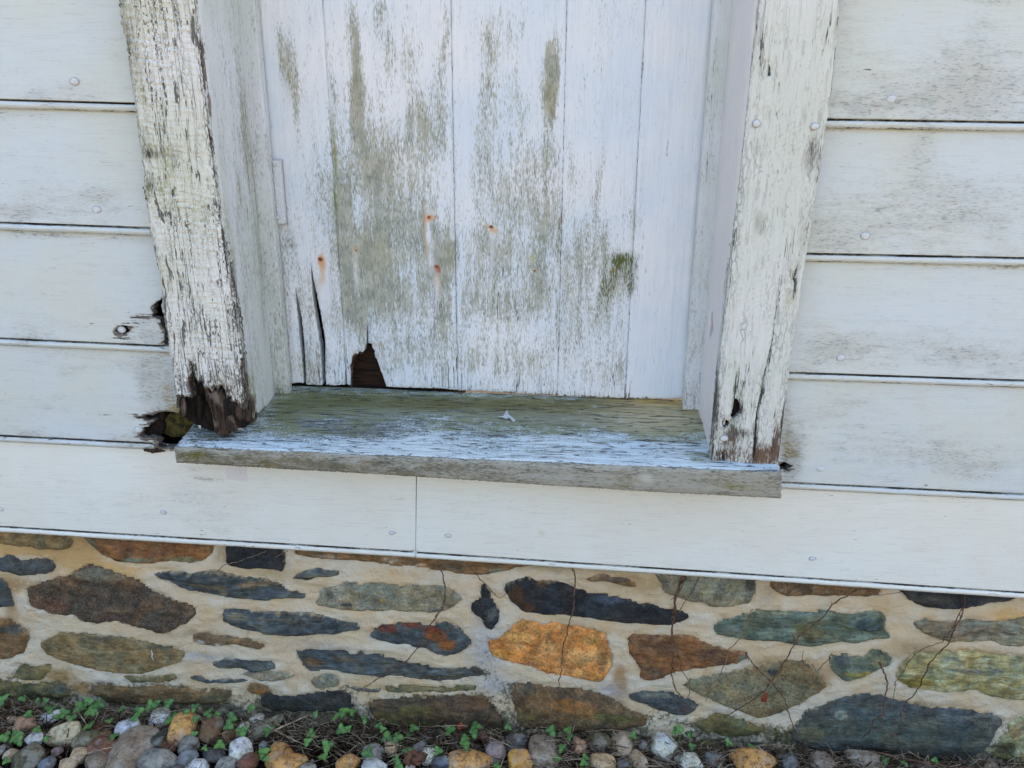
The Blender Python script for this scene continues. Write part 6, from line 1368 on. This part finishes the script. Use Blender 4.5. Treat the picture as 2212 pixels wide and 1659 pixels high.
# runner along the ground below the slate footing
def groundline(pts, h=.012):
    out = []
    for (r, x, y, dh) in pts:
        px, py = creg(r, x, y); gx, gy = onZ(px, py, .02)
        for _ in range(3): gx, gy = onZ(px, py, gz(gx)+h+dh)
        out.append(Vector((gx, min(gy, -.002), gz(gx)+h+dh)))
    return out
for lab, pts, r0, mt in [('long brown runner lying along the base of the slate footing', [('C', 1220, 535, .02), ('C', 1350, 565, .02), ('C', 1480, 595, .018), ('C', 1600, 615, .015), ('C', 1760, 640, .01), ('C', 1900, 650, .01)], .0021, 'vine'),
                      ('reddish stem curving down right of the dark damp pebble', [('C', 290, 505, .03), ('C', 290, 560, .03), ('C', 250, 610, .03), ('C', 190, 650, .03)], .0016, 'vine'),
                      ('pale brown runner reaching the foot of the diamond stone', [('C', 450, 520, .02), ('C', 540, 500, .02), ('C', 640, 495, .02), ('C', 720, 508, .02)], .0012, 'vine_pale'),
                      ('pale stem arching above the cream egg-shaped pebble', [('A', 555, 375, .02), ('A', 520, 320, .03), ('A', 485, 260, .04), ('A', 487, 205, .05), ('A', 530, 190, .05), ('A', 550, 195, .05)], .0010, 'straw'),
                      ('brown runner trailing below the brown footing stone on the left', [('A', 640, 265, .015), ('A', 760, 280, .02), ('A', 860, 300, .02), ('A', 960, 275, .02), ('A', 1100, 285, .02), ('A', 1200, 265, .02), ('A', 1290, 280, .02)], .0010, 'vine_pale'),
                      ('long pale straw lying across the white rounded pebble', [('A', 1655, 350, .03), ('A', 1760, 410, .03), ('A', 1860, 460, .03), ('A', 1945, 497, .03)], .0011, 'straw'),
                      ('thick pale dry stalk pointing up at the wall', [('A', 1700, 430, .02), ('A', 1790, 390, .03), ('A', 1880, 350, .035), ('A', 1965, 312, .04)], .0020, 'straw'),
                      ('straw lying over the reddish brown pebble', [('A', 515, 570, .04), ('A', 600, 538, .045), ('A', 715, 512, .04)], .0012, 'straw'),
                      ('thin straw stretched over the blocky quartz pebble', [('B', 1160, 570, .045), ('B', 1290, 576, .05), ('B', 1420, 582, .04)], .0009, 'straw'),
                      ('straw running from the wall to the brightest orange pebble', [('B', 905, 448, .02), ('B', 990, 480, .03), ('B', 1085, 525, .035)], .0010, 'straw'),
                      ('pale dry stalk below the dark brown footing stone', [('B', 560, 380, .03), ('B', 680, 377, .03), ('B', 780, 380, .03)], .0012, 'straw'),
                      ('long straw slanting down the angular white quartz', [('B', 2040, 430, .05), ('B', 2110, 500, .045), ('B', 2175, 560, .03)], .0010, 'straw'),
                      ('brown stem bowed along the large brown footing stone', [('B', 1530, 415, .02), ('B', 1640, 403, .025), ('B', 1750, 408, .025), ('B', 1830, 430, .02)], .0011, 'vine_pale')]:
    p = fine(groundline(pts), .008, .0007, len(lab)); v, f = tube(p, r0*.8, 5)
    o = link('fallen_straw', v, f, MAT[mt], loc=tuple(p[0])); tag(o, lab, 'straw', 'dry straws and runners lying in the pebble bed')

# dead leaves
def dead_leaf(r, x, y, w_, h_p, ang, lab, h=.03, mat='deadleaf', seed=0, name='dead_leaf'):
    px, py = creg(r, x, y); gx, gy = onZ(px, py, .02)
    for _ in range(3): gx, gy = onZ(px, py, gz(gx)+h)
    gy = min(gy, -.02); rg_ = np.random.default_rng(seed+77)
    n = 10; V_ = []; F_ = []; s_ = .3385*1.6/1640
    L = w_*s_; W = h_p*s_
    for i in range(n+1):
        t = i/n
        for k, sg in enumerate((-1, -.4, .4, 1)):
            wd = W*.5*math.sin(math.pi*t)**.8*(1+.25*rg_.normal()*(abs(sg) == 1))
            V_.append(((t-.5)*L, sg*wd, .35*W*abs(sg)**2*math.sin(t*5)+.15*W*math.sin(t*8)))
    for i in range(n):
        for k in range(3): F_.append([i*4+k, i*4+k+1, (i+1)*4+k+1, (i+1)*4+k])
    M_ = Matrix.Rotation(.6, 3, 'X') @ Matrix.Rotation(math.radians(ang), 3, 'Z')
    v = np.array(V_) @ np.array(M_).T+np.array([gx, gy, gz(gx)+h])
    o = link(name, v, F_, MAT[mat], loc=(gx, gy, gz(gx)+h)); tag(o, lab, 'leaf')
dead_leaf('B', 440, 585, 140, 75, 20, 'folded dark red dead leaf left of the tall slim white pebble', .035, seed=1)
dead_leaf('A', 1075, 515, 90, 60, -10, 'black curled dead leaf behind the smooth pale grey pebble', .02, seed=2)
dead_leaf('A', 640, 385, 90, 50, 30, 'purplish dead leaf between the seedlings behind the reddish brown pebble', .015, seed=3)
dead_leaf('B', 880, 460, 70, 40, -20, 'small orange-brown dead leaf near the dark brown footing stone', .02, seed=4)
dead_leaf('B', 725, 380, 46, 60, 80, 'small pink withered leaf against the dark brown footing stone', .04, 'redleaf', seed=5)
# flake of paint on the sill
c_ = onS(1093, 905); q0 = Os+Us*c_[0]+Vs*c_[1]+Ns*.0012
sc_ = .0006
Pf = [(-26, 6, 0), (-8, 4, 3), (2, 16, 11), (6, 8, 5), (16, 2, 3), (30, -6, 1), (22, -12, 0), (14, -6, 5), (0, -2, 1), (-14, 2, 1)]
v = [tuple(q0+Us*a*sc_+Vs*b*sc_*1.6+Ns*c*sc_*1.4) for a, b, c in Pf]+[tuple(q0+Ns*.0022)]
f = [[i, (i+1) % 10, 10] for i in range(10)]
o = link('paint_flake', v, f, MAT['flake'], loc=tuple(q0)); tag(o, 'curled white paint flake lying in the middle of the sill', 'paint flake')

# ================================================================== LITTER (uncountable)
def litter(n, lmin, lmax, rmin, rmax, mat, name, lab, seed, ymin=-.10, flat=.35):
    rg_ = np.random.default_rng(seed); V_, F_ = [], []
    for _ in range(n):
        x = rg_.uniform(-1.3, 1.15); y = -abs(rg_.normal(0, .035))-.006
        if rg_.random() < .3: y = rg_.uniform(ymin, -.01)
        L = rg_.uniform(lmin, lmax); a = rg_.uniform(0, 6.28); el = rg_.normal(0, flat)
        d = Vector((math.cos(a)*math.cos(el), math.sin(a)*math.cos(el)*.6, math.sin(el)))
        z = gz(x)+rg_.uniform(-.002, .020)
        p0 = Vector((x, y, z))-d*L/2; p2 = Vector((x, y, z))+d*L/2; p1 = (p0+p2)/2+Vector(rg_.normal(size=3)*L*.08)
        pts = [p0, p1, p2]
        for p in pts: p.y = min(p.y, -.001); p.z = max(p.z, gz(p.x)-.008)
        r_ = rg_.uniform(rmin, rmax)
        v, f = tube(pts, [r_, r_, r_*.5], 3, cap=False); b = len(V_)
        V_ += v; F_ += [[i+b for i in q] for q in f]
    o = link(name, V_, F_, MAT[mat]); tag(o, lab, 'litter', kind='stuff')
litter(3200, .02, .08, .00045, .0010, 'straw', 'dry_grass', 'pale dry grass blades scattered along the foot of the wall', 1)
litter(3400, .015, .06, .0005, .0013, 'litter', 'dead_stems', 'brown dead stems matted between wall and pebbles', 2)
def scraps(n, seed):
    rg_ = np.random.default_rng(seed); V_, F_ = [], []
    for _ in range(n):
        x = rg_.uniform(-1.3, 1.15); y = rg_.uniform(-.13, -.004); s = rg_.uniform(.003, .010); z = gz(x)+rg_.uniform(-.010, .006)
        M_ = np.array((Matrix.Rotation(rg_.uniform(0, 6.28), 3, 'Z') @ Matrix.Rotation(rg_.normal(0, .5), 3, 'X') @ Matrix.Rotation(rg_.normal(0, .5), 3, 'Y')))
        P_ = np.array([(-1, 0, .2), (-.3, .5, 0), (.6, .35, .25), (1.1, 0, 0), (.4, -.45, .2), (-.4, -.4, .05)])*s
        P_ = P_*rg_.uniform(.6, 1.3, (6, 1)); b = len(V_)
        V_ += (P_ @ M_.T+np.array([x, min(y, -.012), z])).tolist(); F_.append([b, b+1, b+2, b+3]); F_.append([b, b+3, b+4, b+5])
    o = link('leaf_litter', V_, F_, MAT['litter']); tag(o, 'crumbled brown leaf litter between the pebbles', 'litter', kind='stuff')
scraps(1500, 3)
